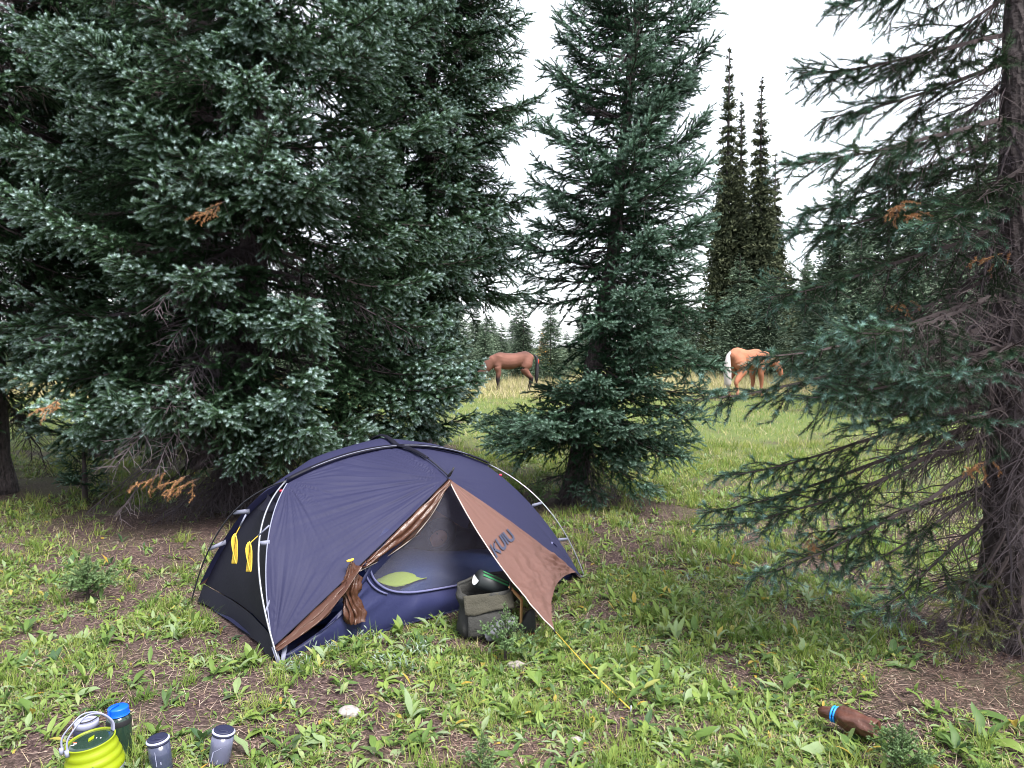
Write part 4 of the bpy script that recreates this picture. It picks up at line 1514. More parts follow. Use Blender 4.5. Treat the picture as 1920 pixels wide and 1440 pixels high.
def on_door(u, v, lift):
    f, g = max(0, min(0.9999, u)) * 60, max(0, min(0.9999, v)) * 90
    i, j = int(f), int(g)
    a = PdW[j][i].lerp(PdW[j][i + 1], f - i)
    b = PdW[j + 1][i].lerp(PdW[j + 1][i + 1], f - i)
    p = a.lerp(b, g - j)
    n_ = (PdW[j][i + 1] - PdW[j][i]).cross(PdW[j + 1][i] - PdW[j][i]).normalized()
    if n_.dot(Vector((0, 0, EYE)) - p) < 0:
        n_ = -n_
    return p + n_ * lift


# lettering printed on the flap: strokes laid onto the cloth
def strokes(ch):
    if ch == 'K':
        return [((0, 0), (0, 1)), ((0.12, 0.42), (0.62, 1)), ((0.2, 0.52), (0.66, 0))]
    if ch == 'U':
        return [((0, 1), (0, 0.22), (0.12, 0.04), (0.33, 0), (0.52, 0.04), (0.64, 0.22), (0.64, 1))]
    if ch == 'I':
        return [((0, 0), (0, 1))]


P_K0, P_K1 = (0.130, 0.66), (0.52, 0.555)                    # baseline start and end in door coordinates


def lettering():
    mb = MB()
    o = on_door
    # axes in world space measured on the cloth
    base0, base1 = px(927, 1046, 0), None
    x = 0.0
    adv = {'K': 0.92, 'U': 0.94, 'I': 0.30}
    tot = 0.92 + 0.94 + 0.30 + 0.64
    for ch in 'KUIU':
        for st in strokes(ch):
            pts = []
            for (a, b) in zip(st[:-1], st[1:]):
                for k in range(6):
                    pts.append((a[0] + (b[0] - a[0]) * k / 6, a[1] + (b[1] - a[1]) * k / 6))
            pts.append(st[-1])
            rows = [[], []]
            for i, q in enumerate(pts):
                a, b = pts[max(0, i - 1)], pts[min(len(pts) - 1, i + 1)]
                dx, dy = b[0] - a[0], b[1] - a[1]
                l_ = math.hypot(dx, dy) or 1
                nx, ny = -dy / l_ * 0.105, dx / l_ * 0.105
                if ch != 'U' and abs(dx) > 0.1:
                    nx, ny = 0.125, 0.0
                for r_, s in zip(rows, (-1, 1)):
                    gx, gy = (x + q[0] + s * nx) / tot, q[1] + s * ny
                    u = UV0[0] + (UVX[0] - UV0[0]) * gx + (UVY[0] - UV0[0]) * gy
                    v = UV0[1] + (UVX[1] - UV0[1]) * gx + (UVY[1] - UV0[1]) * gy
                    r_.append(o(u, v, 0.007))
            mb.grid(rows)
        x += adv[ch]
    return mb


def project(p):
    d = p - Vector((0, 0, EYE))
    z_ = d.dot(FWD)
    return 960 + d.x / z_ * FPX, 720 - d.dot(UPV) / z_ * FPX


def door_uv(x, y):
    """door coordinates of a spot on the cloth"""
    best = min(((i, j) for j in range(91) for i in range(61)), key=lambda k: (lambda q: (q[0] - x) ** 2 + (q[1] - y) ** 2)(project(PdW[k[1]][k[0]])))
    return best[0] / 60, best[1] / 90


UV0, UVX, UVY = door_uv(932, 1048), door_uv(964, 1010), door_uv(917, 1022)
lettering().build('lettering', M['print'], door)
tri = [door_uv(922, 1047), door_uv(929, 1051), door_uv(915, 1030)]
MB().add([on_door(u, v, 0.007) for u, v in tri], [(0, 1, 2)]).build('lettering', M['print'], door)

# left front door: gathered back along the opening and tied
def cloth_px(edge, low, name, mat, nu=60, nv=14, pleat=0.02, k=5.0, bulge=0.03):
    """cloth between two curves given as functions of t"""
    rows = []
    for j in range(nv + 1):
        v = j / nv
        row = []
        for i in range(nu + 1):
            t = i / nu
            p = edge(t).lerp(low(t), v) + N * (bulge * math.sin(math.pi * v) + pleat * math.sin(v * k * math.pi + 1.5 * noise.noise(Vector((t * 3, v * 2, 0)))) * (0.3 + v))
            p = p + N * 0.010 * noise.noise(Vector((t * 9, v * 7, 4)))
            row.append(p)
        rows.append(row)
    return MB().grid(rows).build(name, mat, tent, solid=0.002)


def poly(pts):
    pts = [Vector(p) for p in pts]
    d = [0]
    for a, b in zip(pts[:-1], pts[1:]):
        d.append(d[-1] + (b - a).length)

    def f(t):
        s = t * d[-1]
        for i in range(len(pts) - 1):
            if s <= d[i + 1] or i == len(pts) - 2:
                w = (s - d[i]) / max(1e-9, d[i + 1] - d[i])
                p0, p1, p2, p3 = pts[max(0, i - 1)], pts[i], pts[i + 1], pts[min(len(pts) - 1, i + 2)]
                return 0.5 * (2 * p1 + (p2 - p0) * w + (2 * p0 - 5 * p1 + 4 * p2 - p3) * w ** 2 + (3 * p1 - p0 - 3 * p2 + p3) * w ** 3)
    return f


def eY(x):                                     # depth of the opening edge at pixel column x
    return float(np.interp(x, [512, 660, 840], [FC.y, edgeFA(0.47).y, A0.y]))


up_e = lambda t: edgeFA(0.47 + 0.53 * t) + N * 0.012 - Z * 0.004
up_l = poly([px(672, 1068, eY(660) - 0.03), px(724, 1040, eY(724) - 0.02), px(773, 1004, eY(773) - 0.01), px(812, 955, eY(812)), A0 - Z * 0.012])
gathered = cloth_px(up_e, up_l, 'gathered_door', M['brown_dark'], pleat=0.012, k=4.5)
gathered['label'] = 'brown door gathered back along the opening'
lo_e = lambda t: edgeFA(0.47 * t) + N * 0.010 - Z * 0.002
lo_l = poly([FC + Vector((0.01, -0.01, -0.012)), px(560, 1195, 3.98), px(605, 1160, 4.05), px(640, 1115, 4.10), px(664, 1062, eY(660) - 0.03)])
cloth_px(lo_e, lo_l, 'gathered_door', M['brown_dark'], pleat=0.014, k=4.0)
# hanging end of the tied door
bx_, rows = [], []
top = px(660, 1056, eY(660) - 0.05)
for j in range(37):
    v = j / 36
    c = px(np.interp(v, [0, 0.5, 1], [660, 656, 668]), np.interp(v, [0, 1], [1054, 1166]), eY(660) - 0.05 - 0.02 * v)
    rad = np.interp(v, [0, 0.08, 0.30, 0.48, 0.56, 0.85, 1], [0.010, 0.026, 0.052, 0.066, 0.040, 0.058, 0.050])
    row = []
    for i in range(81):
        a = 2 * math.pi * i / 80
        q = Vector((math.cos(a), math.sin(a), 0))
        rr = rad * (0.85 + 0.5 * (abs(math.sin(5.5 * a + 4 * noise.noise(Vector((v * 3, 1, 0))))) - 0.5) * (0.5 + v) + 0.35 * noise.noise(Vector((q.x * 1.8, q.y * 1.8, v * 8))) + 0.15 * noise.noise(Vector((q.x * 6, q.y * 6, v * 16))))
        row.append(c + (U * q.x + N * (q.y * 0.6)) * rr + Z * (0.012 * noise.noise(Vector((q.x * 2, q.y * 2, v * 2 + 8)))))
    rows.append(row)
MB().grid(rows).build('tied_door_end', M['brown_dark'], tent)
tp = px(657, 1051, eY(660) - 0.09)
MB().tube([tp - U * 0.022, tp, tp + U * 0.020 + Z * 0.004], [0.006, 0.009, 0.006], 8).build('door_toggle', M['cord'], tent)
# zip edge of the door opening
MB().tube([up_l(t / 20) + N * 0.012 - Z * 0.006 for t in range(21)], 0.004, 5).build('door_zip', M['zip'], gathered)
MB().tube([A0 - Z * 0.01 + N * 0.02, A0 - Z * 0.045 + N * 0.02], 0.004, 6).build('zip_pull', M['cord'], tent)

# inner tent: floor, tub, front wall with a zipped mesh door
def fr(t, z, d=0.0):
    """point on the inner front wall: t along the front edge, z up, d outwards"""
    return V3(F0.lerp(R0, t), z) - N * (0.05 + 0.05 * z) + N * d


fl = [F0, R0, B0, L0]
ins = [p + (TENT_C - p) * 0.04 for p in fl]
rows = [[V3(ins[0].lerp(ins[1], i / 10).lerp(ins[3].lerp(ins[2], i / 10), j / 8), 0.018 + 0.006 * noise.noise(Vector((i * 1.3, j * 1.1, 0)))) for i in range(11)] for j in range(9)]
MB().grid(rows).build('floor', M['tub'], tent)


def oval(a):
    """outline of the mesh door, a from 0 (upper left) anticlockwise along the bottom to the right"""
    k = [(0.300, 0.60), (0.262, 0.50), (0.250, 0.41), (0.262, 0.32), (0.300, 0.245), (0.36, 0.20), (0.45, 0.178), (0.58, 0.165), (0.74, 0.165), (0.84, 0.20), (0.88, 0.30)]
    f = a * (len(k) - 1)
    i = min(int(f), len(k) - 2)
    w = f - i
    p0, p1, p2, p3 = (np.array(k[max(0, min(len(k) - 1, q))]) for q in (i - 1, i, i + 1, i + 2))
    r_ = 0.5 * (2 * p1 + (p2 - p0) * w + (2 * p0 - 5 * p1 + 4 * p2 - p3) * w ** 2 + (3 * p1 - p0 - 3 * p2 + p3) * w ** 3)
    return r_[0], r_[1]


def wall_top(t):                                # height of the fly edge above the front wall
    return float(np.interp(t, [0.0, 0.08, 0.47, 0.55, 0.94, 1.0], [0.10, 0.20, 0.83, 0.80, 0.18, 0.10]))


NN = 60
outer = []
for i in range(NN + 1):                          # from the upper left, down the left slope, along the ground, up the right slope
    a = i / NN
    if a < 0.3:
        t = 0.38 - 0.37 * (a / 0.3)
        outer.append((t, max(0.03, wall_top(t) - 0.15)))
    elif a < 0.75:
        t = 0.01 + 0.97 * ((a - 0.3) / 0.45)
        outer.append((t, 0.02))
    else:
        t = 0.98 - 0.08 * ((a - 0.75) / 0.25)
        outer.append((t, 0.02 + 0.24 * ((a - 0.75) / 0.25)))
inner_ = []
for i in range(NN + 1):
    a = i / NN
    b = np.interp(a, [0, 0.3, 0.75, 1], [0, 0.36, 0.92, 1])
    inner_.append(oval(b))
rows = []
for j in range(15):
    v = j / 14
    row = []
    for i in range(NN + 1):
        t = inner_[i][0] * (1 - v) + outer[i][0] * v
        z = inner_[i][1] * (1 - v) + outer[i][1] * v
        pl = 0.020 * noise.noise(Vector((i * 0.55, v * 0.9, 2))) * math.sin(math.pi * min(1, v * 1.1)) + 0.02 * math.sin(math.pi * v)
        row.append(fr(t, z, pl))
    rows.append(row)
wall = MB().grid(rows).build('inner_wall', M['inner'], tent)
wall['label'] = 'blue-purple lower inner wall'
for dd, ro in ((0.0, 0.007), (-0.022, 0.006)):
    MB().tube([fr(oval(a / 50)[0] + dd * 0.6, oval(a / 50)[1] + dd * 0.55 * (1 if a > 12 else 0.3), 0.012) for a in range(7, 51 if dd == 0 else 22)], ro, 6).build('mesh_door_piping', M['piping'], tent)


def mesh_mat():
    """insect netting: fine see-through weave"""
    m, nt, n, l, b = mat_new('netting')
    tr = n.new('ShaderNodeBsdfTransparent')
    b.inputs['Base Color'].default_value = (0.10, 0.098, 0.135, 1)
    b.inputs['Roughness'].default_value = 0.8
    ms = n.new('ShaderNodeMixShader')
    ms.inputs[0].default_value = 0.36
    l.new(tr.outputs[0], ms.inputs[1])
    l.new(b.outputs[0], ms.inputs[2])
    l.new(ms.outputs[0], n['Material Output'].inputs['Surface'])
    return m


M['net'] = mesh_mat()
bot = [oval(i / 40) for i in range(41)]
topc = [(bot[0][0] + (0.62 - bot[0][0]) * i / 40 if i < 30 else 0.0, 0) for i in range(41)]
rows = []
for j in range(9):
    v = j / 8
    row = []
    for i in range(41):
        t0, z0 = bot[i]
        tt = 0.30 + 0.58 * i / 40
        row.append(fr(t0 + (tt - t0) * v, z0 + (max(z0 + 0.001, wall_top(tt) - 0.02) - z0) * v, -0.004))
    rows.append(row)
net = MB().grid(rows).build('mesh_door', M['net'], tent)
net['label'] = 'dark see-through insect mesh'

# hanks of yellow guy line on the end wall
def hank(x, y0, y1, Y, xs):
    a = px(xs, y0, Y)
    t = px(x, y1 - 40, Y)
    MB().tube([a, a.lerp(t, 0.55)], 0.005, 6).build('guy_tab', M['webbing'], tent)
    pts = [a.lerp(t, 0.5), t]
    w = 0.009
    for k in range(5):
        pts += [t + Vector((-w * (0.5 + 0.3 * k), -0.004 * k, -0.03)), px(x - 6 + 2 * k, y1 + 12, Y - 0.005 * k), t + Vector((w * (0.4 + 0.35 * k), -0.004 * k, -0.035)), t + Vector((0, -0.004, 0.004 * k))]
    f = poly(pts)
    MB().tube([f(i / 120) for i in range(121)], 0.0032, 5).build('guy_line', M['cord'], tent)


hank(441, 965, 1045, 4.30, 461)
hank(468, 985, 1060, 4.06, 505)

# yellow guy line from the door tip to its peg
gp = gpx(1183, 1335)
g0 = VC + Vector((0.01, 0, -0.01))
guy = MB().tube([g0, g0.lerp(gp, 0.5) - Z * 0.01, gp + Z * 0.01], 0.0028, 5).build('guy_line', M['cord'], tent)
MB().tube([gp + Z * 0.03, gp - Z * 0.08], 0.004, 6).build('tent_peg', M['pole_light'], tent)
MB().tube([VC + Z * 0.002, VC + Vector((0.012, 0, -0.022))], 0.006, 6).build('door_tip_cap', M['black'], tent)

# ------------------------------------------------------------------ inside the tent
M['bag_blue'] = fabric('bag_blue', (0.030, 0.055, 0.165), 0.0, 0.45, fine=0.5)
M['bag_dark'] = fabric('bag_dark', (0.022, 0.024, 0.045), 0.0, 0.6, fine=0.5)
M['lime_cloth'] = fabric('lime_cloth', (0.36, 0.48, 0.10), 0.1, 0.6)
M['skin'] = plain('skin', (0.50, 0.27, 0.21), 0.5, var=0.12, scale=30)
M['hair'] = plain('hair', (0.055, 0.033, 0.022), 0.7, var=0.3, scale=60)
M['eye'] = plain('eye', (0.03, 0.02, 0.02), 0.3)


def tpos(u, n_, z):
    """point in the tent: u along it, n_ towards the open side"""
    return V3(TENT_C + U * u + N * n_, z)


# person: head on a pillow, face to the door, body lying along the tent
def person():
    head = px(822, 1004, 5.28)
    root = empty('person', V3(head, 0.02), 'person lying in the tent in a dark top, face turned to the door', 'person')
    chain = [head + Vector((0.0, 0.02, 0.0)), head - U * 0.13 - Z * 0.05 + N * -0.02, tpos(0.02, -0.06, 0.22), tpos(-0.25, -0.06, 0.19), tpos(-0.48, -0.06, 0.18), tpos(-0.80, 0.0, 0.17), tpos(-1.02, -0.12, 0.14)]
    rad = [(0.085, 0.10), (0.058, 0.058), (0.17, 0.14), (0.16, 0.13), (0.17, 0.14), (0.11, 0.11), (0.07, 0.07)]
    ed = [(i, i + 1) for i in range(6)]
    # arm folded in front of the chest, hand under the chin
    sh, el, wr, hd = tpos(0.02, 0.06, 0.24), tpos(-0.20, 0.20, 0.14), tpos(-0.05, 0.20, 0.12), tpos(0.0, 0.18, 0.12)
    n0 = len(chain)
    chain += [sh, el, wr, hd]
    rad += [(0.07, 0.07), (0.05, 0.05), (0.032, 0.036), (0.022, 0.042)]
    ed += [(2, n0), (n0, n0 + 1), (n0 + 1, n0 + 2), (n0 + 2, n0 + 3)]
    for k in range(4):                                     # fingers
        a = len(chain)
        chain += [hd + U * 0.05 + N * (0.012 * (k - 1.5)) + Z * 0.006, hd + U * (0.085 - 0.008 * abs(k - 1.2)) + N * (0.014 * (k - 1.5)) - Z * 0.012]
        rad += [(0.009, 0.009), (0.007, 0.007)]
        ed += [(n0 + 3, a), (a, a + 1)]
    a = len(chain)
    chain += [wr + U * 0.05 + N * 0.04 + Z * 0.015, wr + U * 0.09 + N * 0.05 + Z * 0.01]
    rad += [(0.010, 0.010), (0.008, 0.008)]
    ed += [(n0 + 2, a), (a, a + 1)]
    me = bpy.data.meshes.new('body')
    me.from_pydata([tuple(p - root.location) for p in chain], ed, [])
    o = link('body', me, root)
    m = o.modifiers.new('skin', 'SKIN')
    m.use_smooth_shade = True
    for i, r_ in enumerate(rad):
        me.skin_vertices[0].data[i].radius = r_
    me.skin_vertices[0].data[4].use_root = True
    s = o.modifiers.new('subdivision', 'SUBSURF')
    s.levels = s.render_levels = 2
    dg = bpy.context.evaluated_depsgraph_get()
    me2 = bpy.data.meshes.new_from_object(o.evaluated_get(dg))
    o.modifiers.clear()
    o.data = me2
    me2.materials.clear()
    me2.materials.append(M['bag_dark'])
    me2.materials.append(M['skin'])
    hl = head - root.location
    for p in me2.polygons:
        c = p.center
        p.material_index = 1 if ((c - hl).length < 0.10 or (c - (hd - root.location)).length < 0.13) else 0
    # face: head is an egg with nose, brows, eyes, mouth, ears; looks toward the door
    look = (Vector((0, 0, EYE)) - head)
    look.z = 0.15
    look.normalize()
    upd = (Z * 0.55 + U * 0.83).normalized()               # lying on the side: the crown points along the tent
    upd = (upd - look * upd.dot(look)).normalized()
    side = look.cross(upd)
    bm = bmesh.new()
    bmesh.ops.create_icosphere(bm, subdivisions=4, radius=1)
    for v in bm.verts:
        x, y, z = v.co
        w = 0.074 * (1 - 0.16 * max(0, -z))
        q = Vector((x * w, y * 0.088, z * 0.112))
        if y > 0.3:                                        # y is the way the face looks
            q.y += 0.022 * math.exp(-(x / 0.14) ** 2) * math.exp(-((z + 0.10) / 0.17) ** 2)         # nose
            q.y -= 0.012 * (math.exp(-((x - 0.36) / 0.17) ** 2) + math.exp(-((x + 0.36) / 0.17) ** 2)) * math.exp(-((z - 0.10) / 0.12) ** 2)
            q.y -= 0.006 * math.exp(-((z + 0.48) / 0.05) ** 2) * math.exp(-(x / 0.35) ** 2)          # mouth line
            q.y += 0.006 * math.exp(-((z + 0.60) / 0.12) ** 2) * math.exp(-(x / 0.4) ** 2)
        v.co = q
    mt = Matrix((side, look, upd)).transposed()
    for v in bm.verts:
        v.co = mt @ v.co + hl
    me = bpy.data.meshes.new('head')
    bm.to_mesh(me)
    bm.free()
    me.materials.append(M['skin'])
    me.polygons.foreach_set('use_smooth', [True] * len(me.polygons))
    link('head', me, root)
    hb = MB()
    rows = []
    for j in range(13):
        th = math.radians(5 + 100 * j / 12)
        rows.append([mt @ Vector((math.sin(th) * math.cos(a_ * math.pi / 12) * 0.082, (math.sin(th) * math.sin(a_ * math.pi / 12)) * 0.094 - 0.016, math.cos(th) * 0.120)) + hl + Vector((0, 0, 0.003 * ((a_ + j) % 2))) for a_ in range(25)])
    hb.grid(rows).build('hair', M['hair'], root, local=False)
    # hood drawn round the face
    rows = []
    for j in range(15):
        th = R(30 + 124 * j / 14)
        g = 1 + 0.03 * math.sin(j * 2.0)
        rows.append([mt @ Vector((math.sin(th) * math.cos(a_ * math.pi / 12) * 0.105 * g, math.cos(th) * 0.118 - 0.004, math.sin(th) * math.sin(a_ * math.pi / 12) * 0.135 * g)) + hl for a_ in range(25)])
    MB().grid(rows).build('hood', M['bag_dark'], root, local=False, solid=0.006)
    for s_ in (-1, 1):
        MB().tube([mt @ Vector((s_ * 0.027 - 0.011, 0.079, 0.011)) + hl, mt @ Vector((s_ * 0.027, 0.083, 0.010)) + hl, mt @ Vector((s_ * 0.027 + 0.011, 0.079, 0.011)) + hl], [0.001, 0.0022, 0.001], 6).build('eye', M['eye'], root, local=False)
        MB().tube([mt @ Vector((s_ * 0.072, 0.0, 0.02)) + hl, mt @ Vector((s_ * 0.084, -0.008, 0.012)) + hl, mt @ Vector((s_ * 0.076, 0.0, -0.022)) + hl], [0.009, 0.012, 0.008], 8).build('ear', M['skin'], root, local=False)
    return root


person()


def lump(name, pts, mat, label, cat, seed=0, rough=0.16, flat=0.02):
    """a soft mound through ellipses (centre, half u, half n, half z)"""
    mb = MB()
    rows = []
    for k, (u, n_, z, a, b) in enumerate(pts):
        row = []
        for i in range(29):
            th = 2 * math.pi * i / 28
            q = tpos(u, n_ + a * math.cos(th), z + b * math.sin(th))
            q = q + (N * math.cos(th) + Z * math.sin(th)) * (b * rough * noise.noise(Vector((u * 9 + seed, math.cos(th) * 2, math.sin(th) * 2))))
            q.z = max(q.z, flat)
            row.append(q)
        rows.append(row)
    mb.grid(rows)
    c = tpos(pts[len(pts) // 2][0], pts[len(pts) // 2][1], 0.02)
    root = empty(name, c, label, cat)
    o = mb.build('shell', mat, root, subd=1)
    return root


sb_pts = []
for k in range(25):
    f = k / 24
    u = -1.0 + 1.82 * f
    w = math.sin(math.pi * min(1, max(0.02, f * 0.94 + 0.03))) ** 0.35
    g = max(0, min(1, (u - 0.0) / 0.25))
    sb_pts.append((u, 0.10 + 0.20 * g, (0.12 - 0.01 * g) * w + 0.02, (0.36 - 0.10 * g) * w, (0.19 - 0.03 * g) * w * (1 + 0.12 * math.sin(9 * f))))
lump('sleeping_bag', sb_pts, M['bag_blue'], 'blue sleeping bag spread inside the tent behind the mesh', 'sleeping bag', 3)
pil = [(0.30 + 0.45 * k / 12, -0.05, 0.18, 0.20 * math.sin(math.pi * (0.06 + 0.88 * k / 12)) ** 0.5, 0.17 * math.sin(math.pi * (0.06 + 0.88 * k / 12)) ** 0.5) for k in range(13)]
lump('clothes_pile', pil, M['bag_dark'], 'dark bundle of clothes as a pillow beside the face in the tent', 'clothes', 9, 0.35)
# lime cloth lying on the bag near the mesh
rows = []
for j in range(9):
    rows.append([])
    for i in range(21):
        f, g = i / 20, j / 8
        x = 705 + 95 * f
        yy = 1088 - 16 * math.sin(math.pi * f) * (1 - g) + (5 * math.sin(5 * f) + 8 * math.sin(math.pi * f)) * g
        rows[-1].append(px(x, yy, 4.52 + 0.28 * f - 0.06 * g) + Z * 0.004 * noise.noise(Vector((i * 0.7, j * 0.9, 0))))
tag(MB().grid(rows).build('shirt', M['lime_cloth'], None, solid=0.004), 'lime green cloth lying just inside the tent mesh', 'cloth')

# ------------------------------------------------------------------ pack and things in front of the tent
M['olive'] = plain('olive', (0.030, 0.030, 0.029), 0.85, var=0.75, scale=11, bump=0.5, bscale=90)
M['olive_light'] = plain('olive_light', (0.042, 0.039, 0.029), 0.85, var=0.4, scale=12, bump=0.5, bscale=90)
M['green_pad'] = plain('green_pad', (0.03, 0.17, 0.07), 0.5)
M['pad_dark'] = plain('pad_dark', (0.020, 0.024, 0.026), 0.5)
M['white'] = plain('white', (0.75, 0.76, 0.78), 0.5, var=0.05)
M['tan'] = plain('tan', (0.33, 0.20, 0.09), 0.8, var=0.3)
M['boot_dark'] = plain('boot_dark', (0.018, 0.020, 0.022), 0.6, var=0.5, scale=30)
M['rust'] = plain('rust', (0.28, 0.085, 0.045), 0.7, var=0.3)

pk = gpx(908, 1186)
pk.z = gz(pk.x, pk.y)
pack = empty('backpack', pk, 'open olive-grey backpack lying in front of the tent under the brown flap', 'backpack', rz=R(18))
pm = pack.matrix_basis


def ploc(x, y, z):
    return pm @ Vector((x, y, z))


# open bucket-like body, leaning back
rows = []
for j in range(21):
    v = j / 20
    zz = 0.265 * v
    row = []
    for i in range(41):
        a = 2 * math.pi * i / 40
        ca, sa = math.cos(a), math.sin(a)
        e = 0.55
        x = 0.150 * math.copysign(abs(ca) ** e, ca) * (0.92 + 0.10 * v)
        y = 0.095 * math.copysign(abs(sa) ** e, sa) * (0.90 + 0.18 * v)
        k = 1 + 0.24 * noise.noise(Vector((ca * 1.5, sa * 1.5, v * 3)))
        top = 0.0
        if v > 0.8:
            top = -0.035 * math.cos(a * 1 + 2.4) * (v - 0.8) / 0.2
        row.append(ploc(x * k + 0.02 * v, y * k + 0.05 * v, zz + top + 0.008))
    rows.append(row)
rows.append([p + Vector((0, 0, -0.012)) + (pm.translation - Vector((p.x, p.y, pm.translation.z))) * 0.05 for p in rows[-1]])
MB().grid(rows).build('body', M['olive'], pack, solid=0.006)
# front flap pocket and lid fold
rows = []
for j in range(13):
    v = j / 12
    rows.append([ploc(-0.125 + 0.25 * i / 16, -0.112 - 0.016 * math.sin(math.pi * v) + 0.045 * (0.02 + 0.16 * v) / 0.3, 0.03 + 0.135 * v - (0.02 * math.cos((i / 16 - 0.5) * 3) if j == 0 else 0)) + Vector((0, 0.004 * noise.noise(Vector((i * 0.5, j * 0.6, 1))), 0)) for i in range(17)])
MB().grid(rows).build('front_pocket', M['olive'], pack, solid=0.008)
rows = []
for j in range(9):
    v = j / 8
    rows.append([ploc(-0.14 + 0.29 * i / 16, -0.104 + 0.03 * v * 1.4, 0.165 + 0.085 * v - 0.05 * max(0, 0.4 - abs(i / 16 - 0.2)) * (1 - v)) + Vector((0, 0.006 * noise.noise(Vector((i * 0.4, j * 0.6, 7))), 0)) for i in range(17)])
MB().grid(rows).build('lid_fold', M['olive_light'], pack, solid=0.008)
MB().tube([ploc(-0.02 + 0.012 * k, -0.135, 0.03 + 0.02 * math.sin(k)) for k in range(8)], 0.006, 6).build('strap', M['black'], pack)
MB().tube([ploc(0.14, -0.03, 0.27), ploc(0.20, -0.08, 0.20), ploc(0.19, -0.10, 0.08), ploc(0.15, -0.08, 0.02)], [0.016, 0.018, 0.016, 0.010], 8, flat=0.35).build('shoulder_strap', M['tan'], pack)

# rolled pad sticking out of the pack
a_, b_ = px(896, 1084, 4.40), px(952, 1108, 4.48)
roll_ = empty('sleeping_pad', b_, 'rolled black pad with green stripe and white end sticking out of the pack', 'pad')
ax_ = (b_ - a_).normalized()
MB().tube([a_ + ax_ * 0.004, a_.lerp(b_, 0.5), b_ + ax_ * 0.05], [0.048, 0.048, 0.046], 20).build('pad_body', M['pad_dark'], roll_, solid=0.012)
s_ = ax_.cross(Z).normalized()
pz = s_.cross(ax_)
for k, an in enumerate((38, 62)):
    rr = 0.0572
    strip = []
    for i in range(9):
        q = a_.lerp(b_ + ax_ * 0.05, i / 8)
        rr2 = 0.0572 - 0.004 * i / 8
        strip.append([q + s_ * (rr2 * math.cos(R(an + w))) + pz * (rr2 * math.sin(R(an + w))) for w in (-6, 0, 6)])
    MB().grid(strip).build('green_stripe', M['green_pad'], roll_)
half = [a_ - ax_ * 0.010 + (s_ * math.cos(R(t)) + pz * math.sin(R(t))) * 0.044 for t in range(170, 351, 12)]
MB().add(half, [tuple(range(len(half)))]).build('white_end', M['white'], roll_)

# pair of boots beside the pack, half hidden by the seedling
def boot(loc, rz, label):
    b = Vector((loc.x, loc.y, gz(loc.x, loc.y)))
    root = empty('boot', b, label, 'boot', 'boots by the pack', rz=rz)
    bm_ = root.matrix_basis
    prof = [(-0.13, 0.045, 0.20), (-0.11, 0.050, 0.22), (-0.06, 0.052, 0.215), (-0.02, 0.052, 0.14), (0.03, 0.050, 0.105), (0.08, 0.048, 0.085), (0.12, 0.040, 0.065), (0.145, 0.022, 0.045)]
    rows = []
    for (x, w, h) in prof:
        rows.append([bm_ @ Vector((x, w * math.copysign(abs(math.cos(a)) ** 0.8, math.cos(a)), 0.022 + h * max(0, math.sin(a)) ** 0.8)) for a in [math.pi * i / 14 for i in range(15)]])
    MB().grid(rows).build('upper', M['boot_dark'], root, solid=0.006, subd=1)
    so = [bm_ @ Vector((x, s * (w + 0.005), z)) for (x, w, h) in prof for s in (-1, 1) for z in (0.0, 0.024)]
    fs = []
    for i in range(len(prof) - 1):
        k = 4 * i
        fs += [(k, k + 4, k + 5, k + 1), (k + 2, k + 3, k + 7, k + 6), (k + 1, k + 5, k + 7, k + 3), (k, k + 2, k + 6, k + 4)]
    n_ = 4 * (len(prof) - 1)
    fs += [(0, 1, 3, 2), (n_, n_ + 2, n_ + 3, n_ + 1)]
    MB().add(so, fs).build('sole', M['rust'], root, smooth=False, bevel=0.003)
    for k in range(4):
        x = -0.02 + 0.022 * k
        MB().tube([bm_ @ Vector((x, -0.03, 0.135 - 0.014 * k)), bm_ @ Vector((x + 0.006, 0, 0.156 - 0.016 * k)), bm_ @ Vector((x, 0.03, 0.135 - 0.014 * k))], 0.003, 5).build('lace', M['rust'], root)
    return root


bt = boot(gpx(978, 1186), R(-170), 'dark boot with rust sole lying under the staked brown flap')
del bt['group']
bt.scale = (0.6,) * 3
# camouflage stuff sack slumped against the pack
M['camo'] = plain('camo', (0.11, 0.11, 0.13), 0.8, var=0.95, scale=22, bump=0.3)
cs = gpx(938, 1203)
cs.z = gz(cs.x, cs.y)
sack = empty('stuff_sack', cs, 'black and grey mottled stuff sack slumped against the pack behind the seedling', 'sack')
rows = []
for j in range(17):
    v = j / 16
    c = cs + Vector((-0.08 + 0.17 * v, -0.01 + 0.02 * v, 0.045 + 0.085 * v))
    rd = 0.052 * math.sin(math.pi * (0.08 + 0.84 * v)) ** 0.5
    rows.append([c + Vector((-0.35 * math.sin(2 * math.pi * i / 20), math.cos(2 * math.pi * i / 20), 0.9 * math.sin(2 * math.pi * i / 20))) * rd * (1 + 0.3 * noise.noise(Vector((i * 0.6, j * 0.5, 3)))) for i in range(21)])
MB().grid(rows).build('sack_body', M['camo'], sack)
MB().tube([r_[5] + Vector((0, -0.004, 0.002)) for r_ in rows[1:-1]], 0.006, 6).build('sack_strap', M['black'], sack)

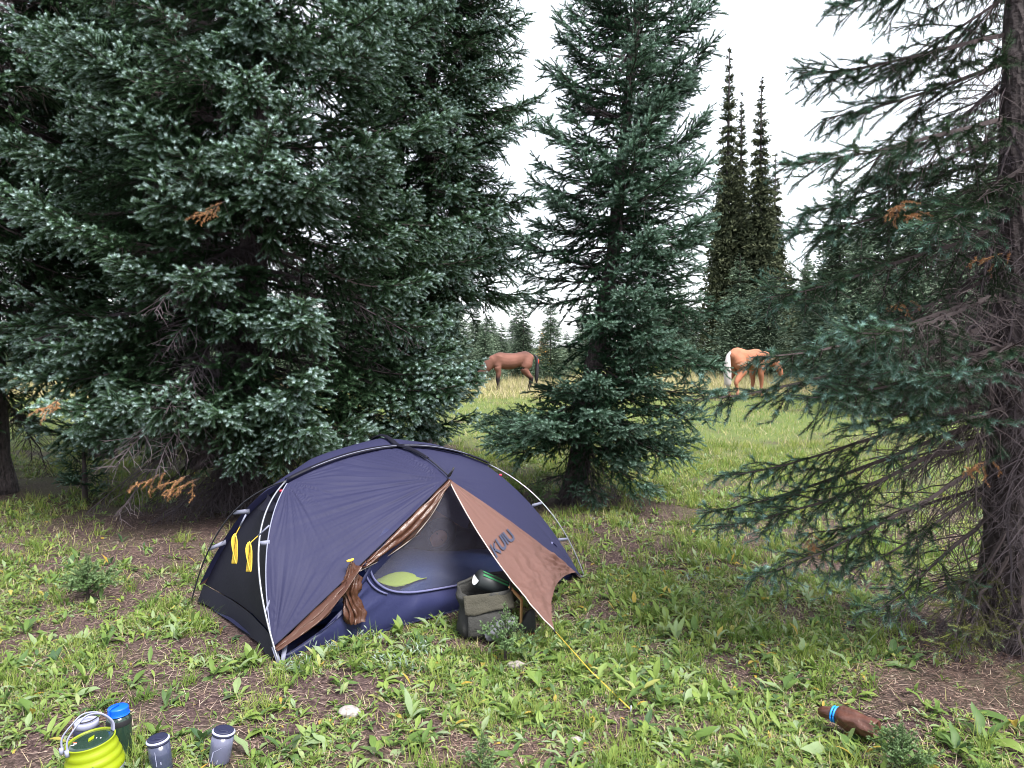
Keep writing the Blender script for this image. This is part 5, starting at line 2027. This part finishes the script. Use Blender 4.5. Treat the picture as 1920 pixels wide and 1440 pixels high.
# ------------------------------------------------------------------ brown pouch on the duff
M['pouch'] = plain('pouch', (0.085, 0.035, 0.026), 0.35, var=0.3, scale=25, bump=0.7, bscale=28)
M['band_blue'] = plain('band_blue', (0.02, 0.26, 0.75), 0.4, var=0.05)
pa, pb = gpx(1535, 1332, 0.05), gpx(1645, 1372, 0.05)
pouch = empty('stuff_pouch', V3((pa + pb) / 2, 0.0), 'brown rolled fabric pouch with a blue band lying among leaves', 'pouch')
d_ = (pb - pa)
rows = []
sx_ = d_.normalized().cross(Z).normalized()
for j in range(33):
    v = j / 32
    c = pa + d_ * v + Z * (0.012 * math.sin(3 * v))
    rd = np.interp(v, [0, 0.06, 0.2, 0.30, 0.38, 0.5, 0.75, 1.0], [0.012, 0.022, 0.026, 0.027, 0.040, 0.045, 0.043, 0.038])
    row = []
    for i in range(33):
        th = 2 * math.pi * i / 32
        k = 1 + 0.28 * noise.noise(Vector((math.cos(th) * 1.8, math.sin(th) * 1.8, v * 5))) * (0.3 if 0.24 < v < 0.34 else 1)
        row.append(c + (sx_ * math.cos(th) + Z * math.sin(th)) * rd * k)
    rows.append(row)
rows.append([rows[-1][i].lerp(pb, 0.25) - d_.normalized() * 0.012 for i in range(33)])
rows.append([rows[-1][i].lerp(pb, 0.2) - d_.normalized() * 0.05 for i in range(33)])
MB().grid(rows).build('pouch_body', M['pouch'], pouch)
for v in (0.265, 0.315):
    c = pa + d_ * v + Z * (0.012 * math.sin(3 * v))
    MB().tube([c + (sx_ * math.cos(t * math.pi / 16) + Z * math.sin(t * math.pi / 16)) * 0.0315 for t in range(33)], 0.0045, 6).build('elastic_band', M['band_blue'], pouch)

# ------------------------------------------------------------------ kitchen things at the lower left
M['lime'] = plain('lime', (0.23, 0.29, 0.007), 0.42, var=0.04)
M['lid_dark'] = plain('lid_dark', (0.020, 0.040, 0.030), 0.15, var=0.2, coat=0.5)
M['grey_plastic'] = plain('grey_plastic', (0.27, 0.28, 0.40), 0.45, var=0.06)
M['blue_cap'] = plain('blue_cap', (0.005, 0.10, 0.75), 0.4, var=0.08)
M['bottle_dark'] = plain('bottle_dark', (0.014, 0.030, 0.022), 0.12, var=0.25, coat=0.6)
M['navy'] = plain('navy', (0.016, 0.018, 0.048), 0.5, var=0.2)
M['mug_dark'] = plain('mug_dark', (0.045, 0.052, 0.095), 0.22, var=0.3, scale=7, coat=0.4)
M['mug_grey'] = plain('mug_grey', (0.105, 0.11, 0.175), 0.25, var=0.35, scale=9, coat=0.4)
M['rim'] = plain('rim', (0.34, 0.35, 0.52), 0.4, var=0.05)
M['orange_print'] = plain('orange_print', (0.60, 0.12, 0.06), 0.5)


def stand(x, y):
    p = gpx(x, y)
    p.z = gz(p.x, p.y)
    return p


def finish_tilt(root, rx, ry):
    root.rotation_euler = (rx, ry, root.rotation_euler.z)


# collapsible kettle
kp = stand(183, 1466)
ket = empty('camp_kettle', kp, 'lime green collapsible camp kettle with dark lid and grey bail handles', 'kettle')
prof = [(0.088, 0.0), (0.098, 0.006), (0.100, 0.030)]
MB().lathe(prof + [(0.101, 0.034)], 48, kp).build('metal_base', M['grey_plastic'], ket)
prof = [(0.1015, 0.035), (0.104, 0.045), (0.101, 0.058), (0.096, 0.066), (0.0965, 0.074), (0.0985, 0.082), (0.095, 0.092), (0.0895, 0.099), (0.0895, 0.106), (0.091, 0.114), (0.0875, 0.124), (0.0835, 0.131), (0.0835, 0.140), (0.086, 0.147), (0.0865, 0.150), (0.082, 0.151), (0.080, 0.143)]
MB().lathe(prof, 56, kp, caps=False).build('silicone_wall', M['lime'], ket)
klid = MB().lathe([(0.0805, 0.141), (0.078, 0.147), (0.06, 0.149), (0.02, 0.1505), (0.002, 0.151)], 48, kp).build('lid', M['lid_dark'], ket)
c = kp + Vector((0.004, 0.0, 0.152))
e_ = MB().add([c + Vector((-0.010, 0, 0)), c + Vector((0.0, -0.022, 0)), c + Vector((0.010, 0, 0)), c + Vector((0, 0.022, 0))] + [c + Vector((-0.010, 0, 0.003)), c + Vector((0.0, -0.022, 0.003)), c + Vector((0.010, 0, 0.003)), c + Vector((0, 0.022, 0.003))],
              [(4, 5, 6, 7), (0, 1, 5, 4), (1, 2, 6, 5), (2, 3, 7, 6), (3, 0, 4, 7)]).build('lid_emblem', M['lime'], klid, smooth=False)
for (dx, dy, w, m_) in ((-0.052, -0.012, 0.016, 'orange_print'), (-0.046, -0.022, 0.013, 'white'), (-0.050, -0.032, 0.014, 'white'), (0.022, 0.004, 0.004, 'white'), (0.040, 0.0, 0.005, 'white')):
    q = kp + Vector((dx, dy, 0.1515))
    MB().add([q + Vector((-w / 2, -0.003, 0)), q + Vector((w / 2, -0.0045, 0)), q + Vector((w / 2, 0.0005, 0)), q + Vector((-w / 2, 0.003, 0))], [(0, 1, 2, 3)]).build('lid_print', M[m_], klid)
for s, x0 in ((0, -0.079), (1, -0.046)):
    # flat grey bails from the near left rim to the far right rim
    aL = kp + Vector((x0, -0.050 - 0.022 * s, 0.146))
    aR = kp + Vector((0.050 + 0.012 * s, 0.060 - 0.01 * s, 0.146))
    f = poly([aL, aL + Vector((0.004, 0.006, 0.045)), aL.lerp(aR, 0.3) + Vector((0, 0, 0.085)), aL.lerp(aR, 0.52) + Vector((-0.006, 0.01, 0.098)), aL.lerp(aR, 0.78) + Vector((0, 0.01, 0.082)), aR + Vector((0.002, 0, 0.04)), aR])
    MB().tube([f(i / 36) for i in range(37)], 0.0052, 8, flat=0.55).build('bail_handle', M['grey_plastic'], ket)
    MB().tube([aL + Vector((0, -0.004, 0.012)), aL + Vector((0, -0.006, -0.012))], 0.008, 8).build('handle_hinge', M['grey_plastic'], ket)
finish_tilt(ket, R(3), R(-7))

# water bottle with a blue cap
bp_ = stand(227, 1428)
bot_ = empty('water_bottle', bp_, 'dark green water bottle with bright blue cap behind the lime kettle', 'bottle')
MB().lathe([(0.040, 0.0), (0.0445, 0.006), (0.0455, 0.02), (0.0455, 0.145), (0.044, 0.156), (0.039, 0.164), (0.034, 0.168), (0.034, 0.174)], 40, bp_).build('bottle_body', M['bottle_dark'], bot_)
MB().lathe([(0.0462, 0.132), (0.0464, 0.133), (0.0464, 0.150), (0.0455, 0.153)], 40, bp_, caps=False).build('dark_band', M['black'], bot_)
capp = [(0.036, 0.168), (0.0385, 0.170), (0.0385, 0.176)]
for k in range(3):
    capp += [(0.0372, 0.178 + 0.006 * k), (0.0385, 0.181 + 0.006 * k)]
capp += [(0.0375, 0.197), (0.033, 0.200), (0.002, 0.201)]
bcap = MB().lathe(capp, 40, bp_).build('cap', M['blue_cap'], bot_)
th0 = R(-112)
st_ = [bp_ + Vector((0.040 * math.cos(th0), 0.040 * math.sin(th0), z_)) for z_ in (0.168, 0.185, 0.199)] + [bp_ + Vector((0.030 * math.cos(th0), 0.030 * math.sin(th0), 0.204)), bp_ + Vector((0, 0.005, 0.203))]
MB().tube(st_, 0.006, 8, flat=0.4).build('cap_loop', M['blue_cap'], bcap)
MB().tube([bp_ + Vector((0.0395 * math.cos(t), 0.0395 * math.sin(t), 0.171)) for t in np.linspace(0, 6.283, 33)], 0.003, 6).build('cap_ring', M['blue_cap'], bcap)
finish_tilt(bot_, R(0), R(-2))

# jar with a grey lid
jp = stand(164, 1418)
jar = empty('food_jar', jp, 'dark food jar with grey screw lid, half hidden behind the lime kettle', 'jar')
MB().lathe([(0.044, 0.0), (0.047, 0.006), (0.048, 0.10), (0.044, 0.116), (0.040, 0.120)], 36, jp).build('jar_body', M['navy'], jar)
MB().lathe([(0.043, 0.117), (0.045, 0.118), (0.045, 0.136), (0.043, 0.139), (0.034, 0.140), (0.032, 0.137), (0.020, 0.137), (0.019, 0.140), (0.002, 0.1405)], 36, jp).build('jar_lid', M['grey_plastic'], jar)
f = poly([jp + Vector((-0.02, -0.022, 0.141)), jp + Vector((0.0, -0.028, 0.143)), jp + Vector((0.026, -0.012, 0.145)), jp + Vector((0.040, 0.012, 0.15))])
MB().tube([f(i / 12) for i in range(13)], 0.0025, 6).build('lid_cord', M['black'], jar)


def mug(x, y, body, label, tilt, h=0.125, r_=0.040, marks=()):
    p = stand(x, y)
    root = empty('insulated_cup', p, label, 'cup')
    cb = MB().lathe([(r_ * 0.93, 0.0), (r_ * 1.0, 0.006), (r_ * 1.02, h * 0.5), (r_ * 1.0, h * 0.86)], 40, p).build('cup_body', M[body], root)
    MB().lathe([(r_ * 1.005, h * 0.861), (r_ * 1.03, h * 0.87), (r_ * 1.03, h * 0.93)], 40, p).build('dark_collar', M['navy'], root)
    MB().lathe([(r_ * 1.03, h * 0.931), (r_ * 1.07, h * 0.94), (r_ * 1.07, h * 0.965), (r_ * 0.95, h * 0.985), (r_ * 0.9, h * 0.985)], 40, p).build('rim', M['rim'], root)
    ml = MB().lathe([(r_ * 0.92, h * 0.97), (r_ * 0.92, h * 1.02), (r_ * 0.86, h * 1.035), (r_ * 0.60, h * 1.03), (r_ * 0.3, h * 1.022), (0.002, h * 1.02)], 40, p).build('lid', M['navy'], root)
    MB().box(p + Vector((0.005, -r_ * 0.35, h * 1.035)), (r_ * 0.9, r_ * 0.22, 0.004)).build('lid_tab', M['navy'], ml, bevel=0.0015)
    for (a0, z0, a1, z1, w) in marks:
        strip = [[p + Vector((math.cos(R(a0 + (a1 - a0) * k / 6 + s * w)) * r_ * 1.035, math.sin(R(a0 + (a1 - a0) * k / 6 + s * w)) * r_ * 1.035, h * (z0 + (z1 - z0) * k / 6))) for s in (-1, 1)] for k in range(7)]
        MB().grid(strip).build('print', M['rim'], cb)
    finish_tilt(root, *tilt)
    return root


mug(305, 1462, 'mug_dark', 'dark navy insulated cup with grey rim at the bottom edge, nearer the kettle', (R(2), R(-6)), 0.130, 0.0395, [(-86, 0.30, -86, 0.74, 1.6), (-64, 0.34, -64, 0.42, 2)])
mug(411, 1440, 'mug_grey', 'grey insulated cup with dark lid standing apart in the grass', (R(-2), R(9)), 0.125, 0.041, [(-118, 0.10, -112, 0.42, 3.0), (-112, 0.42, -70, 0.60, 1.5), (-70, 0.60, -45, 0.62, 1.2), (-84, 0.1, -82, 0.2, 1.5)])

# ------------------------------------------------------------------ horses
def fused(chains, vox):
    """one continuous body: rounded limbs lofted along their joints, fused into a single skin and smoothed"""
    mb = MB()
    for pts, rads in chains:
        P = [Vector(p) for p in pts]
        n_ = len(P)
        dense, rr = [], []
        for i in range(n_ - 1):
            p0, p1, p2, p3 = P[max(0, i - 1)], P[i], P[i + 1], P[min(n_ - 1, i + 2)]
            for k in range(6):
                w = k / 6
                dense.append(0.5 * (2 * p1 + (p2 - p0) * w + (2 * p0 - 5 * p1 + 4 * p2 - p3) * w ** 2 + (3 * p1 - p0 - 3 * p2 + p3) * w ** 3))
                ww = w * w * (3 - 2 * w)
                rr.append((rads[i][0] * (1 - ww) + rads[i + 1][0] * ww, rads[i][1] * (1 - ww) + rads[i + 1][1] * ww))
        dense.append(P[-1])
        rr.append(rads[-1])
        # rounded ends
        d0, d1 = (dense[0] - dense[1]).normalized(), (dense[-1] - dense[-2]).normalized()
        r0, r1 = rr[0], rr[-1]
        dense = [dense[0] + d0 * (min(r0) * 0.8), dense[0] + d0 * (min(r0) * 0.55)] + dense + [dense[-1] + d1 * (min(r1) * 0.55), dense[-1] + d1 * (min(r1) * 0.8)]
        rr = [(r0[0] * 0.25, r0[1] * 0.25), (r0[0] * 0.75, r0[1] * 0.75)] + rr + [(r1[0] * 0.75, r1[1] * 0.75), (r1[0] * 0.25, r1[1] * 0.25)]
        vs, fs, N_ = [], [], 16
        for i, (p, r_) in enumerate(zip(dense, rr)):
            t = (dense[min(i + 1, len(dense) - 1)] - dense[max(i - 1, 0)]).normalized()
            sv = t.cross(Vector((0, 0, 1)))
            sv = Vector((0, 1, 0)) if sv.length < 0.25 else sv.normalized()
            sv = (sv - t * sv.dot(t)).normalized()
            uv = sv.cross(t)
            vs += [p + sv * (r_[0] * math.cos(2 * math.pi * k / N_)) + uv * (r_[1] * math.sin(2 * math.pi * k / N_)) for k in range(N_)]
            if i:
                b_ = (i - 1) * N_
                fs += [(b_ + k, b_ + (k + 1) % N_, b_ + N_ + (k + 1) % N_, b_ + N_ + k) for k in range(N_)]
        fs += [tuple(range(N_ - 1, -1, -1)), tuple((len(dense) - 1) * N_ + k for k in range(N_))]
        mb.add(vs, fs)
    me = bpy.data.meshes.new('body')
    me.from_pydata(mb.v, [], mb.f)
    o = bpy.data.objects.new('body_shape', me)
    COL.objects.link(o)
    m = o.modifiers.new('fuse', 'REMESH')
    m.mode = 'VOXEL'
    m.voxel_size = vox
    m = o.modifiers.new('smooth', 'SMOOTH')
    m.factor = 0.5
    m.iterations = 7
    dg = bpy.context.evaluated_depsgraph_get()
    me2 = bpy.data.meshes.new_from_object(o.evaluated_get(dg))
    bpy.data.objects.remove(o)
    me2.polygons.foreach_set('use_smooth', [True] * len(me2.polygons))
    return me2


def horse(name, loc, rz, label, coat, dark, neck, tailm, manem, blaze=None, tailw=0.06, sc=1.0, legdark=True, seed=0):
    base = Vector((loc[0], loc[1], gz(loc[0], loc[1])))
    root = empty(name, base, label, 'horse', rz=rz)
    root.scale = (sc,) * 3
    J, Rr, E, CH = [], [], [], []

    def chain(pts, rads, start=None):
        prev = start
        ids = []
        for p, r_ in zip(pts, rads):
            J.append(p)
            Rr.append(r_ if hasattr(r_, '__len__') else (r_, r_))
            if prev is not None:
                E.append((prev, len(J) - 1))
            prev = len(J) - 1
            ids.append(prev)
        CH.append(([start] if start is not None else []) + ids)
        return ids
    body = chain([(-0.72, 0, 1.24), (-0.52, 0, 1.25), (-0.22, 0, 1.16), (0.10, 0, 1.12), (0.40, 0, 1.16), (0.62, 0, 1.14)],
                 [(0.17, 0.17), (0.27, 0.25), (0.28, 0.28), (0.30, 0.31), (0.26, 0.30), (0.20, 0.24)])
    nk = chain(neck[0], neck[1], body[-1])
    for s in (-1, 1):
        chain([(-0.60, s * 0.14, 1.05), (-0.50, s * 0.17, 0.84), (-0.66, s * 0.16, 0.60), (-0.76, s * 0.15, 0.47), (-0.71, s * 0.15, 0.26), (-0.70, s * 0.15, 0.13), (-0.65, s * 0.15, 0.03)],
              [0.20, 0.15, 0.092, 0.068, 0.048, 0.054, 0.062], body[1])
        chain([(0.50, s * 0.14, 0.92), (0.46, s * 0.15, 0.72), (0.49, s * 0.15, 0.48), (0.48, s * 0.15, 0.28), (0.48, s * 0.15, 0.13), (0.53, s * 0.15, 0.03)],
              [0.14, 0.092, 0.066, 0.048, 0.052, 0.060], body[4])
    o = link('body', fused([([J[i] for i in c], [Rr[i] for i in c]) for c in CH], 0.022), root)
    me2 = o.data
    me2.materials.clear()
    v = np.zeros(len(me2.vertices) * 3, np.float32)
    me2.vertices.foreach_get('co', v)
    v = v.reshape(-1, 3)
    a = me2.attributes.new('tone', 'FLOAT', 'POINT')
    t = np.clip(1 - (v[:, 2] - 0.48) / 0.16, 0, 1) if legdark else np.clip(1 - (v[:, 2] - 0.15) / 0.15, 0, 1) * 0.3
    if legdark:
        t = np.maximum(t, np.clip((v[:, 0] - 0.75) / 0.3, 0, 1) * 0.6)
        t = np.maximum(t, np.clip((v[:, 2] - 1.34) / 0.12, 0, 1) * 0.55)
        t = np.maximum(t, 0.8 * np.exp(-(((v[:, 0] + 0.28) / 0.08) ** 2 + ((v[:, 2] - 0.85) / 0.07) ** 2)))
    a.data.foreach_set('value', t.astype(np.float32))
    me2.polygons.foreach_set('use_smooth', [True] * len(me2.polygons))
    mt, nt, n, l, b = mat_new(name + '_coat')
    at = n.new('ShaderNodeAttribute')
    at.attribute_name = 'tone'
    tc = n.new('ShaderNodeTexCoord')
    ns = n.new('ShaderNodeTexNoise')
    ns.inputs['Scale'].default_value = 3
    ns.inputs['Detail'].default_value = 5
    l.new(tc.outputs['Object'], ns.inputs['Vector'])
    c1 = n.new('ShaderNodeMix')
    c1.data_type = 'RGBA'
    c1.inputs[6].default_value = tuple(q * 0.55 for q in coat) + (1,)
    c1.inputs[7].default_value = tuple(q * 1.35 for q in coat) + (1,)
    l.new(ns.outputs['Fac'], c1.inputs[0])
    c2 = n.new('ShaderNodeMix')
    c2.data_type = 'RGBA'
    c2.inputs[7].default_value = tuple(dark) + (1,)
    l.new(at.outputs['Fac'], c2.inputs[0])
    l.new(c1.outputs[2], c2.inputs[6])
    l.new(c2.outputs[2], b.inputs['Base Color'])
    b.inputs['Roughness'].default_value = 0.7
    b.inputs['Specular IOR Level'].default_value = 0.15
    me2.materials.append(mt)
    # tail
    rg = np.random.default_rng(seed)
    tl = MB()
    tl.tube([(-0.86, 0, 1.36), (-0.95, 0, 1.28), (-0.985, 0, 1.05), (-0.97, 0.01, 0.75), (-0.955, 0.0, 0.45), (-0.95, 0, 0.30)], [0.03, 0.05, tailw, tailw * 1.25, tailw * 1.1, 0.02], 10)
    for k in range(14):
        y = rg.uniform(-tailw, tailw)
        tl.tube([(-0.97 + rg.normal(0, 0.015), y * 0.6, 1.15), (-0.98 + rg.normal(0, 0.02), y, 0.75), (-0.95 + rg.normal(0, 0.03), y * 1.2, 0.22 + rg.uniform(0, 0.2))], [0.012, 0.012, 0.003], 5)
    tl.build('tail', tailm, root, local=False)
    mn = MB()
    np_ = [Vector((0.55, 0, 1.40))] + [Vector(p) + Vector((0, 0, r_[1] * 0.85 if hasattr(r_, '__len__') else r_ * 0.85)) for p, r_ in list(zip(*neck))[:-2]]
    for i in range(len(np_) - 1):
        for k in range(9):
            q = np_[i].lerp(np_[i + 1], k / 9)
            s = 0.10
            mn.tube([q, q + Vector((0.01, s * 0.7, -0.05)), q + Vector((0.0, s, -0.18))], [0.016, 0.016, 0.004], 5)
    mn.build('mane', manem, root, local=False)
    hd, mz = Vector(neck[0][-2]), Vector(neck[0][-1])
    pol = Vector(neck[0][-3])
    dirn = (mz - pol).normalized()
    for s in (-1, 1):                                        # ears
        e = pol + Vector((0.02, s * 0.055, 0.06))
        MB().tube([e, e + Vector((-0.01, s * 0.015, 0.07)), e + Vector((0.0, s * 0.01, 0.14))], [0.030, 0.032, 0.004], 8, flat=0.5).build('ear', mt, root, local=False)
        MB().lathe([(0.004, -0.016), (0.014, -0.008), (0.016, 0.0), (0.014, 0.008), (0.004, 0.016)], 10, pol.lerp(mz, 0.35) + Vector((0, s * 0.085, 0.02))).build('eye', M['eye'], root, local=False)
    if blaze:
        fw = Vector((dirn.z, 0, -dirn.x))
        if fw.x < 0:
            fw = -fw
        rows = [[pol.lerp(mz, 0.15 + 0.75 * k / 8) + fw * (0.105 - 0.02 * k / 8) + Vector((0, w, 0)) + fw * (-0.012 * (w / 0.035) ** 2) for w in (-0.035, 0, 0.035)] for k in range(9)]
        MB().grid(rows).build('blaze', blaze, root, local=False, solid=0.01)
    return root


M['tail_black'] = plain('tail_black', (0.016, 0.014, 0.020), 0.6, var=0.4)
M['tail_white'] = plain('tail_white', (0.46, 0.41, 0.42), 0.6, var=0.15)
M['red_tag'] = plain('red_tag', (0.65, 0.08, 0.05), 0.5)
graze = ([(0.84, 0, 0.98), (1.04, 0, 0.76), (1.20, 0, 0.56), (1.27, 0, 0.40), (1.33, 0, 0.12)], [(0.15, 0.21), (0.11, 0.17), (0.09, 0.13), (0.09, 0.12), (0.058, 0.062)])
low = ([(0.88, 0.0, 1.16), (1.10, -0.04, 1.08), (1.30, -0.10, 1.02), (1.38, -0.13, 0.90), (1.48, -0.20, 0.62)], [(0.15, 0.22), (0.11, 0.18), (0.09, 0.13), (0.09, 0.12), (0.058, 0.065)])
bh = horse('horse', ((958 - 960) / FPX * 28.5, 28.5), math.pi + R(6), 'brown horse with black tail and dark legs grazing left of the leaning spruce', (0.175, 0.080, 0.062), (0.020, 0.015, 0.018), graze, M['tail_black'], M['tail_black'], seed=1)
MB().box((-1.03, 0.03, 1.12), (0.03, 0.05, 0.16)).build('tail_ribbon', M['red_tag'], bh, local=False, bevel=0.01)
horse('horse', ((1402 - 960) / FPX * 24.0, 24.0), R(38), 'pale orange horse with white tail standing by the drooping near branches', (0.37, 0.155, 0.095), (0.42, 0.30, 0.25), low, M['tail_white'], M['tail_white'], blaze=M['white'], tailw=0.09, legdark=False, seed=2, sc=1.04)
